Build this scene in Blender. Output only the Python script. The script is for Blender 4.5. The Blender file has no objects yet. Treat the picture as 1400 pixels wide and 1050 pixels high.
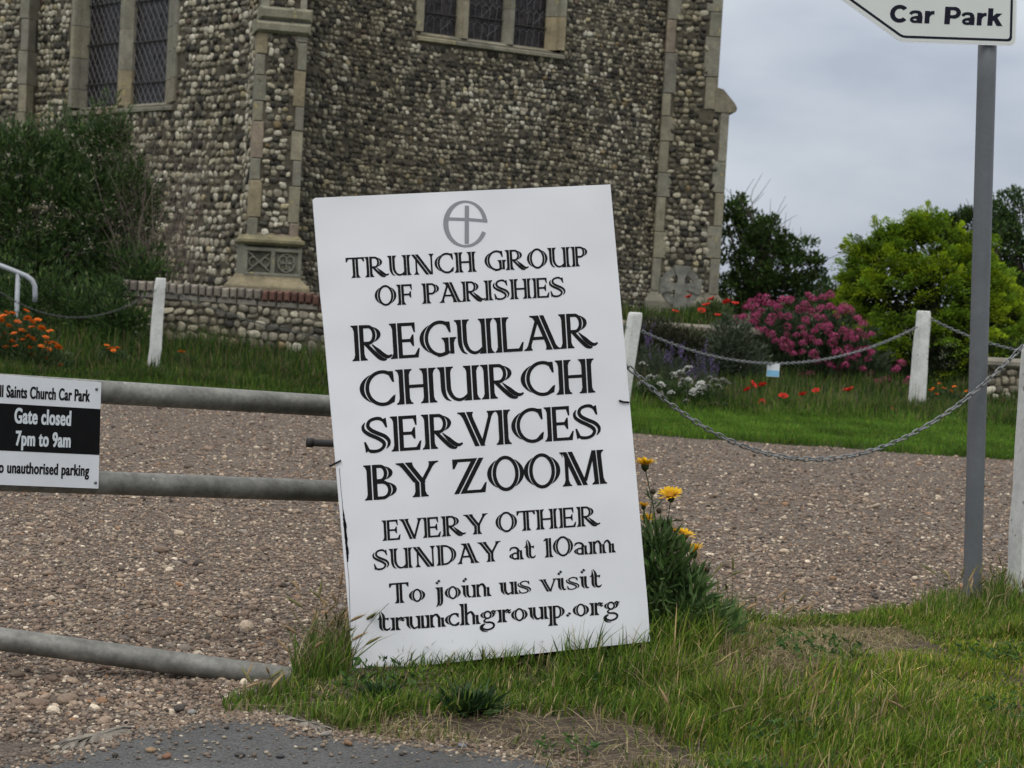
import bpy, math, random
import numpy as np
from mathutils import Vector, Matrix

random.seed(11)
rng = np.random.default_rng(11)
S = bpy.context.scene
COL = S.collection
R_ = math.radians

# ------------------------------------------------------------------ camera
EYE = 1.12
FPX = 2400.0                      # focal length in pixels of a 1400 px wide picture
ROLL = R_(3.2)
PITCH = math.atan(140.0 / FPX * math.cos(ROLL))
camd = bpy.data.cameras.new('camera')
cam = bpy.data.objects.new('camera', camd)
COL.objects.link(cam)
camd.sensor_width = 36.0
camd.lens = 36.0 * FPX / 1400.0
camd.clip_start = 0.1
camd.clip_end = 3000.0
camd.dof.use_dof = True
camd.dof.focus_distance = 4.95
camd.dof.aperture_fstop = 10.0
RM = Matrix.Rotation(math.pi / 2 - PITCH, 3, 'X') @ Matrix.Rotation(ROLL, 3, 'Z')
cam.matrix_world = Matrix.Translation((0, 0, EYE)) @ RM.to_4x4()
S.camera = cam

# ------------------------------------------------------------------ light
SUN_EL, SUN_AZ = R_(58), R_(200)   # azimuth measured clockwise from +Y (behind the camera, a little left)
W = bpy.data.worlds.new('World')
S.world = W
W.use_nodes = True
nt = W.node_tree
nt.nodes.clear()
wo = nt.nodes.new('ShaderNodeOutputWorld')
bg = nt.nodes.new('ShaderNodeBackground')
sky = nt.nodes.new('ShaderNodeTexSky')
sky.sky_type = 'NISHITA'
sky.sun_disc = False
sky.sun_elevation = SUN_EL
sky.sun_rotation = SUN_AZ
sky.dust_density = 3.0
bg.inputs['Strength'].default_value = 0.10
tc = nt.nodes.new('ShaderNodeTexCoord')
sep = nt.nodes.new('ShaderNodeSeparateXYZ')
nt.links.new(tc.outputs['Generated'], sep.inputs[0])
# overcast: dim towards the horizon, three times as bright overhead, with soft cloud banks
ramp = nt.nodes.new('ShaderNodeValToRGB')
ramp.color_ramp.elements[0].position = 0.0
ramp.color_ramp.elements[0].color = (4.3, 4.7, 5.35, 1)
ramp.color_ramp.elements[1].position = 1.0
ramp.color_ramp.elements[1].color = (15.8, 15.9, 15.9, 1)
e = ramp.color_ramp.elements.new(0.20)
e.color = (5.4, 5.8, 6.35, 1)
nt.links.new(sep.outputs['Z'], ramp.inputs[0])
mp = nt.nodes.new('ShaderNodeMapping')
mp.inputs['Scale'].default_value = (1.0, 1.0, 2.4)
nt.links.new(tc.outputs['Generated'], mp.inputs[0])
noi = nt.nodes.new('ShaderNodeTexNoise')
noi.inputs['Scale'].default_value = 5.0
noi.inputs['Detail'].default_value = 5.0
noi.inputs['Roughness'].default_value = 0.5
nt.links.new(mp.outputs[0], noi.inputs['Vector'])
cr = nt.nodes.new('ShaderNodeValToRGB')
cr.color_ramp.elements[0].position = 0.36
cr.color_ramp.elements[0].color = (0.80, 0.82, 0.88, 1)
cr.color_ramp.elements[1].position = 0.66
cr.color_ramp.elements[1].color = (1.17, 1.16, 1.13, 1)
nt.links.new(noi.outputs['Fac'], cr.inputs[0])
mul = nt.nodes.new('ShaderNodeMix')
mul.data_type = 'RGBA'
mul.blend_type = 'MULTIPLY'
mul.inputs[0].default_value = 1.0
nt.links.new(ramp.outputs[0], mul.inputs[6])
nt.links.new(cr.outputs[0], mul.inputs[7])
mx = nt.nodes.new('ShaderNodeMix')
mx.data_type = 'RGBA'
mx.inputs[0].default_value = 0.93
nt.links.new(sky.outputs[0], mx.inputs[6])
nt.links.new(mul.outputs[2], mx.inputs[7])
nt.links.new(mx.outputs[2], bg.inputs['Color'])
nt.links.new(bg.outputs[0], wo.inputs['Surface'])

sund = bpy.data.lights.new('sun', 'SUN')
sund.energy = 0.9
sund.angle = R_(25)
sund.color = (1.0, 0.97, 0.92)
sun = bpy.data.objects.new('sun', sund)
COL.objects.link(sun)
sdir = Vector((math.sin(SUN_AZ) * math.cos(SUN_EL), math.cos(SUN_AZ) * math.cos(SUN_EL), math.sin(SUN_EL)))
sun.rotation_euler = sdir.to_track_quat('Z', 'Y').to_euler()
sun.location = (0, -5, 20)

S.view_settings.view_transform = 'Standard'
S.view_settings.look = 'None'
S.view_settings.exposure = 0.2
S.view_settings.gamma = 1.0
S.render.film_transparent = False
S.cycles.max_bounces = 6
S.cycles.transparent_max_bounces = 6


# ------------------------------------------------------------------ pixel <-> world helpers
def ray(u, v):
    d = RM @ Vector(((u - 700.0) / FPX, -(v - 525.0) / FPX, -1.0))
    return np.array(d)


CAMP = np.array((0, 0, EYE))


def at(u, v, Y):
    d = ray(u, v)
    return CAMP + d * (Y / d[1])


def gnd(u, v, z=0.0):
    d = ray(u, v)
    return CAMP + d * ((z - EYE) / d[2])


class Plane:
    """A plane with an origin, an in-plane axis ux and up axis uy; px() turns a sight line into plane coordinates."""
    def __init__(s, O, ux, uy=(0, 0, 1)):
        s.O = np.array(O, float)
        s.ux = np.array(ux, float)
        s.ux /= np.linalg.norm(s.ux)
        uy = np.array(uy, float)
        uy -= s.ux * uy.dot(s.ux)
        s.uy = uy / np.linalg.norm(uy)
        s.n = np.cross(s.ux, s.uy)

    def px(s, u, v, off=0.0):
        d = ray(u, v)
        O = s.O + s.n * off
        t = (O - CAMP).dot(s.n) / d.dot(s.n)
        P = CAMP + t * d - O
        return np.array((P.dot(s.ux), P.dot(s.uy)))

    def w(s, a, b, c=0.0):
        return s.O + s.ux * a + s.uy * b + s.n * c

    def M(s):
        return np.array((s.ux, s.uy, s.n))


# ------------------------------------------------------------------ mesh builder
def ico(sub):
    t = (1 + 5 ** .5) / 2
    v = [(-1, t, 0), (1, t, 0), (-1, -t, 0), (1, -t, 0), (0, -1, t), (0, 1, t), (0, -1, -t), (0, 1, -t), (t, 0, -1), (t, 0, 1), (-t, 0, -1), (-t, 0, 1)]
    f = [(0, 11, 5), (0, 5, 1), (0, 1, 7), (0, 7, 10), (0, 10, 11), (1, 5, 9), (5, 11, 4), (11, 10, 2), (10, 7, 6), (7, 1, 8), (3, 9, 4), (3, 4, 2), (3, 2, 6), (3, 6, 8), (3, 8, 9), (4, 9, 5), (2, 4, 11), (6, 2, 10), (8, 6, 7), (9, 8, 1)]
    v = [np.array(p) / np.linalg.norm(p) for p in v]
    for _ in range(sub):
        cache = {}
        nf = []

        def mid(a, b):
            k = (min(a, b), max(a, b))
            if k not in cache:
                m = v[a] + v[b]
                v.append(m / np.linalg.norm(m))
                cache[k] = len(v) - 1
            return cache[k]
        for a, b, c in f:
            ab, bc, ca = mid(a, b), mid(b, c), mid(c, a)
            nf += [(a, ab, ca), (b, bc, ab), (c, ca, bc), (ab, bc, ca)]
        f = nf
    return np.array(v), np.array(f)


ICO0, ICO1, ICO2 = ico(0), ico(1), ico(2)


class MB:
    """Collects vertices, faces and a colour per vertex; build() links them as ONE mesh object."""
    def __init__(s):
        s.V, s.F, s.C, s.n = [], [], [], 0

    def add(s, V, F, col=(1, 1, 1)):
        V = np.asarray(V, float).reshape(-1, 3)
        C = np.asarray(col, float)
        if C.ndim == 1:
            C = np.tile(C, (len(V), 1))
        s.V.append(V)
        s.C.append(C)
        if isinstance(F, np.ndarray):
            s.F.append(F + s.n)
        else:
            by = {}
            for f in F:
                by.setdefault(len(f), []).append(f)
            for k, q in by.items():
                s.F.append(np.array(q) + s.n)
        s.n += len(V)
        return s

    def box(s, P, ax, size, col=(1, 1, 1), bev=0.0):
        """box centred at P, with row axes ax (3x3) and full sizes; bev chamfers the front (+third axis) edges"""
        ax = np.asarray(ax, float)
        h = np.array(size) / 2.0
        if bev <= 0:
            L = np.array([(x, y, z) for z in (-1, 1) for y in (-1, 1) for x in (-1, 1)]) * h
            F = [(0, 2, 3, 1), (4, 5, 7, 6), (0, 1, 5, 4), (2, 6, 7, 3), (0, 4, 6, 2), (1, 3, 7, 5)]
        else:
            b = bev
            L = [(-h[0], -h[1], -h[2]), (h[0], -h[1], -h[2]), (h[0], h[1], -h[2]), (-h[0], h[1], -h[2]),
                 (-h[0], -h[1], h[2] - b), (h[0], -h[1], h[2] - b), (h[0], h[1], h[2] - b), (-h[0], h[1], h[2] - b),
                 (-h[0] + b, -h[1] + b, h[2]), (h[0] - b, -h[1] + b, h[2]), (h[0] - b, h[1] - b, h[2]), (-h[0] + b, h[1] - b, h[2])]
            L = np.array(L)
            F = [(0, 3, 2, 1), (8, 9, 10, 11)] + [(i, (i + 1) % 4, 4 + (i + 1) % 4, 4 + i) for i in range(4)] + [(4 + i, 4 + (i + 1) % 4, 8 + (i + 1) % 4, 8 + i) for i in range(4)]
        return s.add(np.array(P) + L @ ax, F, col)

    def tube(s, pts, r, seg=12, col=(1, 1, 1), cap=True):
        pts = np.array(pts, float)
        n = len(pts)
        r = np.broadcast_to(np.array(r, float), (n,))
        T = np.gradient(pts, axis=0) if n > 2 else np.tile(pts[1] - pts[0], (2, 1))
        T /= np.linalg.norm(T, axis=1)[:, None] + 1e-12
        ref = np.array((0, 0, 1.0)) if abs(T[0][2]) < 0.9 else np.array((1.0, 0, 0))
        a = np.linspace(0, 2 * math.pi, seg, endpoint=False)
        V = []
        A = np.cross(T[0], ref)
        A /= np.linalg.norm(A)
        for i in range(n):
            A = A - T[i] * A.dot(T[i])
            A /= np.linalg.norm(A)
            Bv = np.cross(T[i], A)
            V.append(pts[i] + r[i] * (np.cos(a)[:, None] * A + np.sin(a)[:, None] * Bv))
        V = np.concatenate(V)
        F = [(i * seg + j, i * seg + (j + 1) % seg, (i + 1) * seg + (j + 1) % seg, (i + 1) * seg + j) for i in range(n - 1) for j in range(seg)]
        if cap:
            F.append(tuple(range(seg))[::-1])
            F.append(tuple((n - 1) * seg + j for j in range(seg)))
        return s.add(V, F, col)

    def prism(s, outline, base, ax, depth, col=(1, 1, 1)):
        """2-D outline (counter-clockwise) in axes ax[0], ax[1], extruded by depth along -ax[2]"""
        ax = np.asarray(ax, float)
        o = np.array(outline, float)
        n = len(o)
        V = np.concatenate([o[:, :1] * ax[0] + o[:, 1:] * ax[1], o[:, :1] * ax[0] + o[:, 1:] * ax[1] - ax[2] * depth]) + np.array(base)
        F = [tuple(range(n)), tuple(range(2 * n - 1, n - 1, -1))] + [(i, n + i, n + (i + 1) % n, (i + 1) % n) for i in range(n)]
        return s.add(V, F, col)

    def inst(s, T, pos, M, col):
        """copies of a template (verts, faces): pos (N,3), M (N,3,3) row-vector matrices, col (N,3)"""
        TV, TF = T
        N, k = len(pos), len(TV)
        V = np.einsum('kj,njl->nkl', TV, M) + pos[:, None, :]
        F = (TF[None] + (np.arange(N) * k)[:, None, None]).reshape(-1, TF.shape[1])
        s.V.append(V.reshape(-1, 3))
        s.C.append(np.repeat(col, k, axis=0))
        s.F.append(F + s.n)
        s.n += N * k
        return s

    def mesh(s, name, mat, smooth=False):
        me = bpy.data.meshes.new(name)
        V = np.concatenate(s.V)
        C = np.concatenate(s.C)
        me.vertices.add(len(V))
        me.vertices.foreach_set('co', V.astype(np.float32).ravel())
        L = np.concatenate([f.ravel() for f in s.F])
        tot = np.concatenate([np.full(len(f), f.shape[1]) for f in s.F])
        st = np.concatenate([[0], np.cumsum(tot)[:-1]])
        me.loops.add(len(L))
        me.loops.foreach_set('vertex_index', L.astype(np.int32))
        me.polygons.add(len(tot))
        me.polygons.foreach_set('loop_start', st.astype(np.int32))
        me.polygons.foreach_set('loop_total', tot.astype(np.int32))
        me.polygons.foreach_set('use_smooth', np.full(len(tot), bool(smooth)))
        me.update(calc_edges=True)
        me.validate()
        if len(me.vertices) == len(C):
            at_ = me.attributes.new('Col', 'FLOAT_COLOR', 'POINT')
            at_.data.foreach_set('color', np.concatenate([C, np.ones((len(C), 1))], 1).astype(np.float32).ravel())
        me.materials.append(mat)
        return me

    def build(s, name, mat, parent=None, smooth=False):
        o = bpy.data.objects.new(name, s.mesh(name, mat, smooth))
        COL.objects.link(o)
        if parent is not None:
            o.parent = parent
            o.matrix_parent_inverse = WM(parent).inverted()
        return o


def WM(o):
    m = o.matrix_basis.copy()
    if o.parent is not None:
        m = WM(o.parent) @ o.matrix_parent_inverse @ m
    return m


def tag(o, label=None, cat=None, group=None, kind=None):
    if label:
        o['label'] = label
    if cat:
        o['category'] = cat
    if group:
        o['group'] = group
    if kind:
        o['kind'] = kind
    return o


def empty(name, loc, label=None, cat=None, group=None, rz=0.0):
    o = bpy.data.objects.new(name, None)
    COL.objects.link(o)
    o.location = Vector([float(c) for c in loc])
    o.rotation_euler = (0, 0, rz)
    o.empty_display_size = 0.1
    return tag(o, label, cat, group)


def copy_tree(o, parent=None):
    c = o.copy()
    COL.objects.link(c)
    if parent is not None:
        c.parent = parent
    for ch in [x for x in o.children]:
        copy_tree(ch, c)
    return c


# ------------------------------------------------------------------ materials
def mat(name, base=(0.5, 0.5, 0.5), rough=0.7, col=False, noise=None, bump=None, metal=0.0, spec=0.4, trans=0.0, bump2=None, spots=None, coord='Object'):
    """noise=(scale, detail, dark multiplier, light multiplier); bump=(scale, strength, distance); spots=(scale, threshold, colour)"""
    m = bpy.data.materials.new(name)
    m.use_nodes = True
    t = m.node_tree
    b = t.nodes['Principled BSDF']
    b.inputs['Roughness'].default_value = rough
    b.inputs['Metallic'].default_value = metal
    b.inputs['Specular IOR Level'].default_value = spec
    tcn = t.nodes.new('ShaderNodeTexCoord')
    if col:
        a = t.nodes.new('ShaderNodeAttribute')
        a.attribute_name = 'Col'
        cur = a.outputs['Color']
        if base != (0.5, 0.5, 0.5):
            mm = t.nodes.new('ShaderNodeMix')
            mm.data_type = 'RGBA'
            mm.blend_type = 'MULTIPLY'
            mm.inputs[0].default_value = 1
            t.links.new(cur, mm.inputs[6])
            mm.inputs[7].default_value = (*base, 1)
            cur = mm.outputs[2]
    else:
        rg = t.nodes.new('ShaderNodeRGB')
        rg.outputs[0].default_value = (*base, 1)
        cur = rg.outputs[0]
    for nz in ([noise] if noise and not isinstance(noise, list) else (noise or [])):
        n = t.nodes.new('ShaderNodeTexNoise')
        n.inputs['Scale'].default_value = nz[0]
        n.inputs['Detail'].default_value = nz[1]
        n.inputs['Roughness'].default_value = 0.62
        t.links.new(tcn.outputs[coord], n.inputs['Vector'])
        c = t.nodes.new('ShaderNodeValToRGB')
        c.color_ramp.elements[0].position = 0.33
        c.color_ramp.elements[1].position = 0.67
        d, l = nz[2], nz[3]
        c.color_ramp.elements[0].color = (*((d, d, d) if np.isscalar(d) else d), 1)
        c.color_ramp.elements[1].color = (*((l, l, l) if np.isscalar(l) else l), 1)
        t.links.new(n.outputs['Fac'], c.inputs[0])
        mm = t.nodes.new('ShaderNodeMix')
        mm.data_type = 'RGBA'
        mm.blend_type = 'MULTIPLY'
        mm.inputs[0].default_value = 1
        t.links.new(cur, mm.inputs[6])
        t.links.new(c.outputs[0], mm.inputs[7])
        cur = mm.outputs[2]
    for sp in ([spots] if spots and not isinstance(spots, list) else (spots or [])):
        n = t.nodes.new('ShaderNodeTexNoise')
        n.inputs['Scale'].default_value = sp[0]
        n.inputs['Detail'].default_value = 4
        t.links.new(tcn.outputs[coord], n.inputs['Vector'])
        c = t.nodes.new('ShaderNodeValToRGB')
        c.color_ramp.elements[0].position = sp[1]
        c.color_ramp.elements[1].position = sp[1] + 0.05
        c.color_ramp.elements[0].color = (0, 0, 0, 1)
        c.color_ramp.elements[1].color = (1, 1, 1, 1)
        t.links.new(n.outputs['Fac'], c.inputs[0])
        mm = t.nodes.new('ShaderNodeMix')
        mm.data_type = 'RGBA'
        t.links.new(c.outputs[0], mm.inputs[0])
        t.links.new(cur, mm.inputs[6])
        mm.inputs[7].default_value = (*sp[2], 1)
        cur = mm.outputs[2]
    t.links.new(cur, b.inputs['Base Color'])
    prev = None
    for bp in (bump, bump2):
        if bp:
            n = t.nodes.new('ShaderNodeTexNoise')
            n.inputs['Scale'].default_value = bp[0]
            n.inputs['Detail'].default_value = bp[3] if len(bp) > 3 else 5
            t.links.new(tcn.outputs[coord], n.inputs['Vector'])
            bn = t.nodes.new('ShaderNodeBump')
            bn.inputs['Strength'].default_value = bp[1]
            bn.inputs['Distance'].default_value = bp[2]
            t.links.new(n.outputs['Fac'], bn.inputs['Height'])
            if prev is not None:
                t.links.new(prev, bn.inputs['Normal'])
            prev = bn.outputs[0]
            t.links.new(prev, b.inputs['Normal'])
    if trans > 0:
        tl = t.nodes.new('ShaderNodeBsdfTranslucent')
        t.links.new(cur, tl.inputs['Color'])
        ms = t.nodes.new('ShaderNodeMixShader')
        ms.inputs[0].default_value = trans
        t.links.new(b.outputs[0], ms.inputs[1])
        t.links.new(tl.outputs[0], ms.inputs[2])
        t.links.new(ms.outputs[0], t.nodes['Material Output'].inputs['Surface'])
    return m


M = {}
M['flint'] = mat('flint', rough=0.6, col=True, spec=0.25, noise=[(38, 3, 0.6, 1.3), (0.9, 4, (0.72, 0.68, 0.58), (1.15, 1.14, 1.12))], bump=(60, 0.35, 0.006))
M['mortar'] = mat('mortar', (0.100, 0.086, 0.060), 0.95, noise=[(9, 5, 0.55, 1.3), (1.1, 3, 0.7, 1.2)], bump=(70, 0.8, 0.02))
M['stone'] = mat('stone', rough=0.9, col=True, noise=[(5, 6, 0.68, 1.12), (30, 4, 0.82, 1.1)], bump=(35, 0.5, 0.01), spots=[(14, 0.66, (0.36, 0.30, 0.13)), (11, 0.69, (0.09, 0.09, 0.07))])
M['glass'] = mat('leaded_glass', (0.020, 0.016, 0.015), 0.25, noise=(9, 2, 0.3, 1.9), bump=(9, 0.5, 0.03), spec=0.28)
M['lead'] = mat('lead', (0.16, 0.16, 0.17), 0.6, metal=0.2)
M['iron'] = mat('iron', (0.03, 0.028, 0.026), 0.7)
M['gravel'] = mat('gravel', (0.150, 0.118, 0.092), 0.95, noise=[(90, 5, 0.45, 1.55), (1.0, 4, 0.82, 1.15), (22, 3, 0.75, 1.25)], bump=(120, 1.0, 0.02), bump2=(35, 0.6, 0.02))
M['pebble'] = mat('pebble', rough=0.85, col=True, noise=(120, 3, 0.75, 1.2))
M['tarmac'] = mat('tarmac', (0.088, 0.087, 0.083), 0.9, noise=[(160, 4, 0.55, 1.5), (2.2, 5, 0.8, 1.2)], bump=(220, 0.9, 0.008), spots=[(110, 0.68, (0.26, 0.25, 0.23))])
M['concrete'] = mat('concrete', (0.25, 0.22, 0.18), 0.95, noise=[(30, 5, 0.6, 1.25), (3, 4, 0.75, 1.2)], bump=(60, 0.7, 0.02))
M['soil'] = mat('soil', (0.085, 0.062, 0.042), 1.0, noise=[(60, 6, 0.4, 1.6), (7.0, 5, 0.55, 1.35)], bump=(45, 1.0, 0.04))
M['lawn'] = mat('lawn', (0.05, 0.065, 0.02), 1.0, noise=[(3, 6, 0.6, 1.3), (60, 4, 0.5, 1.4)], bump=(80, 1.0, 0.03))
M['grass'] = mat('grass_blade', rough=0.65, col=True, trans=0.28, spec=0.15)
M['leaf'] = mat('leaf', rough=0.5, col=True, trans=0.2, spec=0.25)
M['fir'] = mat('conifer_spray', rough=0.8, col=True, trans=0.14, spec=0.1)
M['petal'] = mat('petal', rough=0.6, col=True, trans=0.25, spec=0.2)
M['bark'] = mat('bark', (0.07, 0.055, 0.042), 0.95, noise=(30, 5, 0.5, 1.4), bump=(60, 0.8, 0.02))
M['twig'] = mat('dry_twig', (0.16, 0.125, 0.10), 0.9, noise=(30, 3, 0.6, 1.4))
M['board'] = mat('board_white', (0.80, 0.80, 0.82), 0.38, noise=[(2.2, 3, 0.955, 1.0), (300, 2, 0.985, 1.0)], bump=(3.2, 0.75, 0.03, 0.6), bump2=(9.0, 0.22, 0.010, 0.5), spots=[(26, 0.76, (0.5, 0.48, 0.44))])
M['ink'] = mat('black_ink', (0.010, 0.009, 0.010), 0.6, spec=0.15)
M['grey_ink'] = mat('grey_ink', (0.27, 0.275, 0.29), 0.5)
M['black'] = mat('black_plastic', (0.006, 0.006, 0.0065), 0.6, noise=(30, 3, 0.8, 1.2), spec=0.12)
M['galv'] = mat('galvanised_steel', (0.195, 0.19, 0.168), 0.55, metal=0.35, noise=[(14, 6, 0.62, 1.2), (70, 4, 0.8, 1.15)], bump=(90, 0.2, 0.004), spots=[(40, 0.70, (0.10, 0.10, 0.085)), (25, 0.71, (0.34, 0.34, 0.32))])
M['sign_white'] = mat('sign_white', (0.72, 0.74, 0.76), 0.4, noise=(6, 4, 0.9, 1.0), spots=[(60, 0.74, (0.45, 0.44, 0.40))])
M['sign_face'] = mat('sign_reflective', (0.66, 0.68, 0.64), 0.4, noise=(5, 4, 0.94, 1.0))
M['sign_rim'] = mat('sign_rim', (0.80, 0.81, 0.82), 0.4)
M['navy'] = mat('navy_ink', (0.010, 0.010, 0.022), 0.6, spec=0.15)
M['pale_ink'] = mat('pale_ink', (0.60, 0.64, 0.66), 0.5)
M['screw'] = mat('screw', (0.16, 0.15, 0.15), 0.45, metal=0.8)
M['post_grey'] = mat('painted_grey_pole', (0.125, 0.132, 0.14), 0.42, noise=[(5, 4, 0.88, 1.06), (60, 3, 0.94, 1.05)])
M['post_white'] = mat('white_painted_wood', (0.68, 0.68, 0.64), 0.75, noise=[(7, 5, 0.8, 1.06), (45, 4, 0.88, 1.05)], bump=(40, 0.4, 0.006), spots=[(26, 0.675, (0.17, 0.15, 0.12)), (9, 0.69, (0.42, 0.42, 0.34))])
M['chain'] = mat('chain_steel', (0.20, 0.205, 0.205), 0.5, metal=0.55, noise=(50, 3, 0.6, 1.3))
M['old_chain'] = mat('old_chain_steel', (0.085, 0.088, 0.08), 0.7, metal=0.3, noise=(50, 3, 0.6, 1.3))
M['rail'] = mat('handrail_grey', (0.33, 0.35, 0.37), 0.4, noise=(20, 3, 0.9, 1.05))
M['tagblue'] = mat('tag_blue', (0.22, 0.47, 0.68), 0.5)
M['brick'] = mat('brick', rough=0.9, col=True, noise=(35, 4, 0.7, 1.2), bump=(60, 0.5, 0.01))
M['cross'] = mat('weathered_stone', (0.20, 0.195, 0.165), 0.95, noise=[(9, 6, 0.6, 1.25), (40, 4, 0.8, 1.15)], bump=(45, 0.6, 0.01))


# ------------------------------------------------------------------ the ground
def vnoise(x, y, s, seed=0):
    r = np.random.default_rng(seed)
    out = np.zeros_like(x)
    for k in range(7):
        a = r.uniform(0, 2 * math.pi)
        f = s * r.uniform(0.6, 2.0)
        out += np.sin(f * (x * math.cos(a) + y * math.sin(a)) + r.uniform(0, 6.28))
    return out / 7 ** .5


def inpoly(x, y, P):
    c = np.zeros(len(x), bool)
    n = len(P)
    for i in range(n):
        x1, y1 = P[i]
        x2, y2 = P[(i + 1) % n]
        with np.errstate(divide='ignore', invalid='ignore'):
            h = ((y1 > y) != (y2 > y)) & (x < (x2 - x1) * (y - y1) / (y2 - y1) + x1)
        c ^= h
    return c


def polydist(x, y, P):
    d = np.full(len(x), 1e9)
    n = len(P)
    for i in range(n):
        a = np.array(P[i])
        b = np.array(P[(i + 1) % n])
        ab = b - a
        t = np.clip(((x - a[0]) * ab[0] + (y - a[1]) * ab[1]) / ab.dot(ab), 0, 1)
        d = np.minimum(d, np.hypot(x - a[0] - t * ab[0], y - a[1] - t * ab[1]))
    return d


def ss(x, a, b):
    t = np.clip((x - a) / (b - a), 0, 1)
    return t * t * (3 - 2 * t)


VERGE_PX = [(275, 985), (330, 950), (395, 925), (440, 893), (640, 872), (890, 862), (985, 866), (1040, 858), (1090, 846), (1180, 838), (1260, 828), (1400, 806), (1700, 770),
            (1800, 1500), (900, 1500), (790, 1080), (700, 1046), (600, 1026), (520, 1022), (455, 1010), (370, 988)]
VERGE = [tuple(gnd(u, v)[:2]) for u, v in VERGE_PX]
YFAR_L, YFAR_R = 14.6, 13.25          # far edge of the gravel


def far_edge(x):
    return 13.6 - 0.10 * x + 0.06 * np.sin(x * 3.1) + 0.04 * np.sin(x * 7.7 + 1)


def verge_h(x, y):
    ins = inpoly(x, y, VERGE)
    d = polydist(x, y, VERGE)
    z0 = 0.055 * ss(x, -0.15, 0.55) * (1 - ss(x, 0.7, 1.2)) * ss(y - 0.13 * x, 4.70, 4.95) * (1 - ss(y, 5.35, 5.75))
    return np.where(ins, 0.004 + z0 + 0.010 * ss(d, 0, 0.3) + 0.009 * vnoise(x, y, 5.0, 3) * ss(d, 0, 0.2), -0.05)


WALL_Y = 19.6


def yard_h(x, y):
    fe = far_edge(x)
    z = 0.03 * ss(y, fe - 0.05, fe + 0.25) + 0.10 * ss(y, 16.5, 19.5) + 0.62 * ss(y, WALL_Y + 0.12, WALL_Y + 0.9) * (1 - ss(x, 2.0, 3.8))
    z = z + 0.015 * vnoise(x, y, 1.2, 5)
    return np.where(y < fe, -0.06, z)


def grid(name, xs, ys, hf, m, label):
    X, Y = np.meshgrid(xs, ys)
    Z = hf(X.ravel(), Y.ravel())
    V = np.stack([X.ravel(), Y.ravel(), Z], 1)
    nx, ny = len(xs), len(ys)
    i = np.arange(nx * ny).reshape(ny, nx)
    F = np.stack([i[:-1, :-1], i[:-1, 1:], i[1:, 1:], i[1:, :-1]], -1).reshape(-1, 4)
    o = MB().add(V, F).build(name, m, smooth=True)
    return tag(o, label, None, None, 'structure')


g = grid('ground', np.linspace(-1500, 1500, 61), np.linspace(-200, 2500, 55), lambda x, y: np.full(len(x), -0.10), M['lawn'], 'flat green land reaching away behind the church')
xs = np.linspace(-9, 10, 250)
grid('gravel', xs, np.linspace(2.0, 16.5, 190), lambda x, y: 0.008 * vnoise(x, y, 1.6, 8) * ss(y, 4, 6) - 0.004, M['gravel'], 'brown gravel car park surface behind the gate')
grid('churchyard_ground', np.linspace(-22, 26, 160), np.concatenate([np.linspace(12.0, 24, 130), np.linspace(25, 70, 20)]), yard_h, M['lawn'], 'grassy churchyard ground rising to the church')
grid('verge', np.linspace(-3, 6, 220), np.linspace(2.4, 8.5, 160), verge_h, M['soil'], 'earth verge under the grass at the roadside')
ROAD = [gnd(u, v, 0.0) for u, v in [(-400, 1110), (60, 1046), (190, 1002), (240, 991), (300, 984), (370, 983), (420, 1000), (490, 1012), (620, 1024), (760, 1042), (900, 1100), (1300, 1400)]]
_r = []
for p0_, p1_ in zip(ROAD[:-1], ROAD[1:]):
    for t in np.linspace(0, 1, 14, endpoint=False):
        q_ = p0_ + (p1_ - p0_) * t
        _r.append(q_ + (0, rng.normal(0, .014), 0))
ROAD = _r + [ROAD[-1]]
road = MB()
n = len(ROAD)
V = [(p[0], p[1], 0.010) for p in ROAD] + [(p[0] * 0.9, 0.5, 0.010) for p in ROAD]
road.add(V, [(n + i, n + i + 1, i + 1, i) for i in range(n - 1)])
tag(road.build('road', M['tarmac']), 'grey tarmac road edge at the bottom of the picture', None, None, 'structure')
kb = MB()
for P in ([(60, 1026), (120, 1010), (192, 996), (190, 1006), (120, 1028), (70, 1040)], [(368, 982), (425, 994), (474, 1009), (440, 1009), (395, 996)]):
    ring = []
    for q in range(len(P)):
        p0_, p1_ = np.array(P[q], float), np.array(P[(q + 1) % len(P)], float)
        for t in np.linspace(0, 1, 9, endpoint=False):
            ring.append(p0_ + (p1_ - p0_) * t + rng.normal(0, (3.2, 1.4)))
    pts = [gnd(u, v, 0.0) for u, v in ring]
    cen_ = np.mean(pts, axis=0)
    N_ = len(pts)
    kb.add([(cen_[0], cen_[1], .020)] + [(cen_[0] + (p[0] - cen_[0]) * .6, cen_[1] + (p[1] - cen_[1]) * .6, .019 + rng.normal(0, .002)) for p in pts] + [(p[0], p[1], 0.004) for p in pts],
           [(0, 1 + (q + 1) % N_, 1 + q) for q in range(N_)] + [(1 + q, 1 + (q + 1) % N_, 1 + N_ + (q + 1) % N_, 1 + N_ + q) for q in range(N_)])
tag(kb.build('road_edging', M['concrete'], smooth=True), 'pale broken concrete at the edge of the tarmac', None, None, 'structure')

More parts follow.
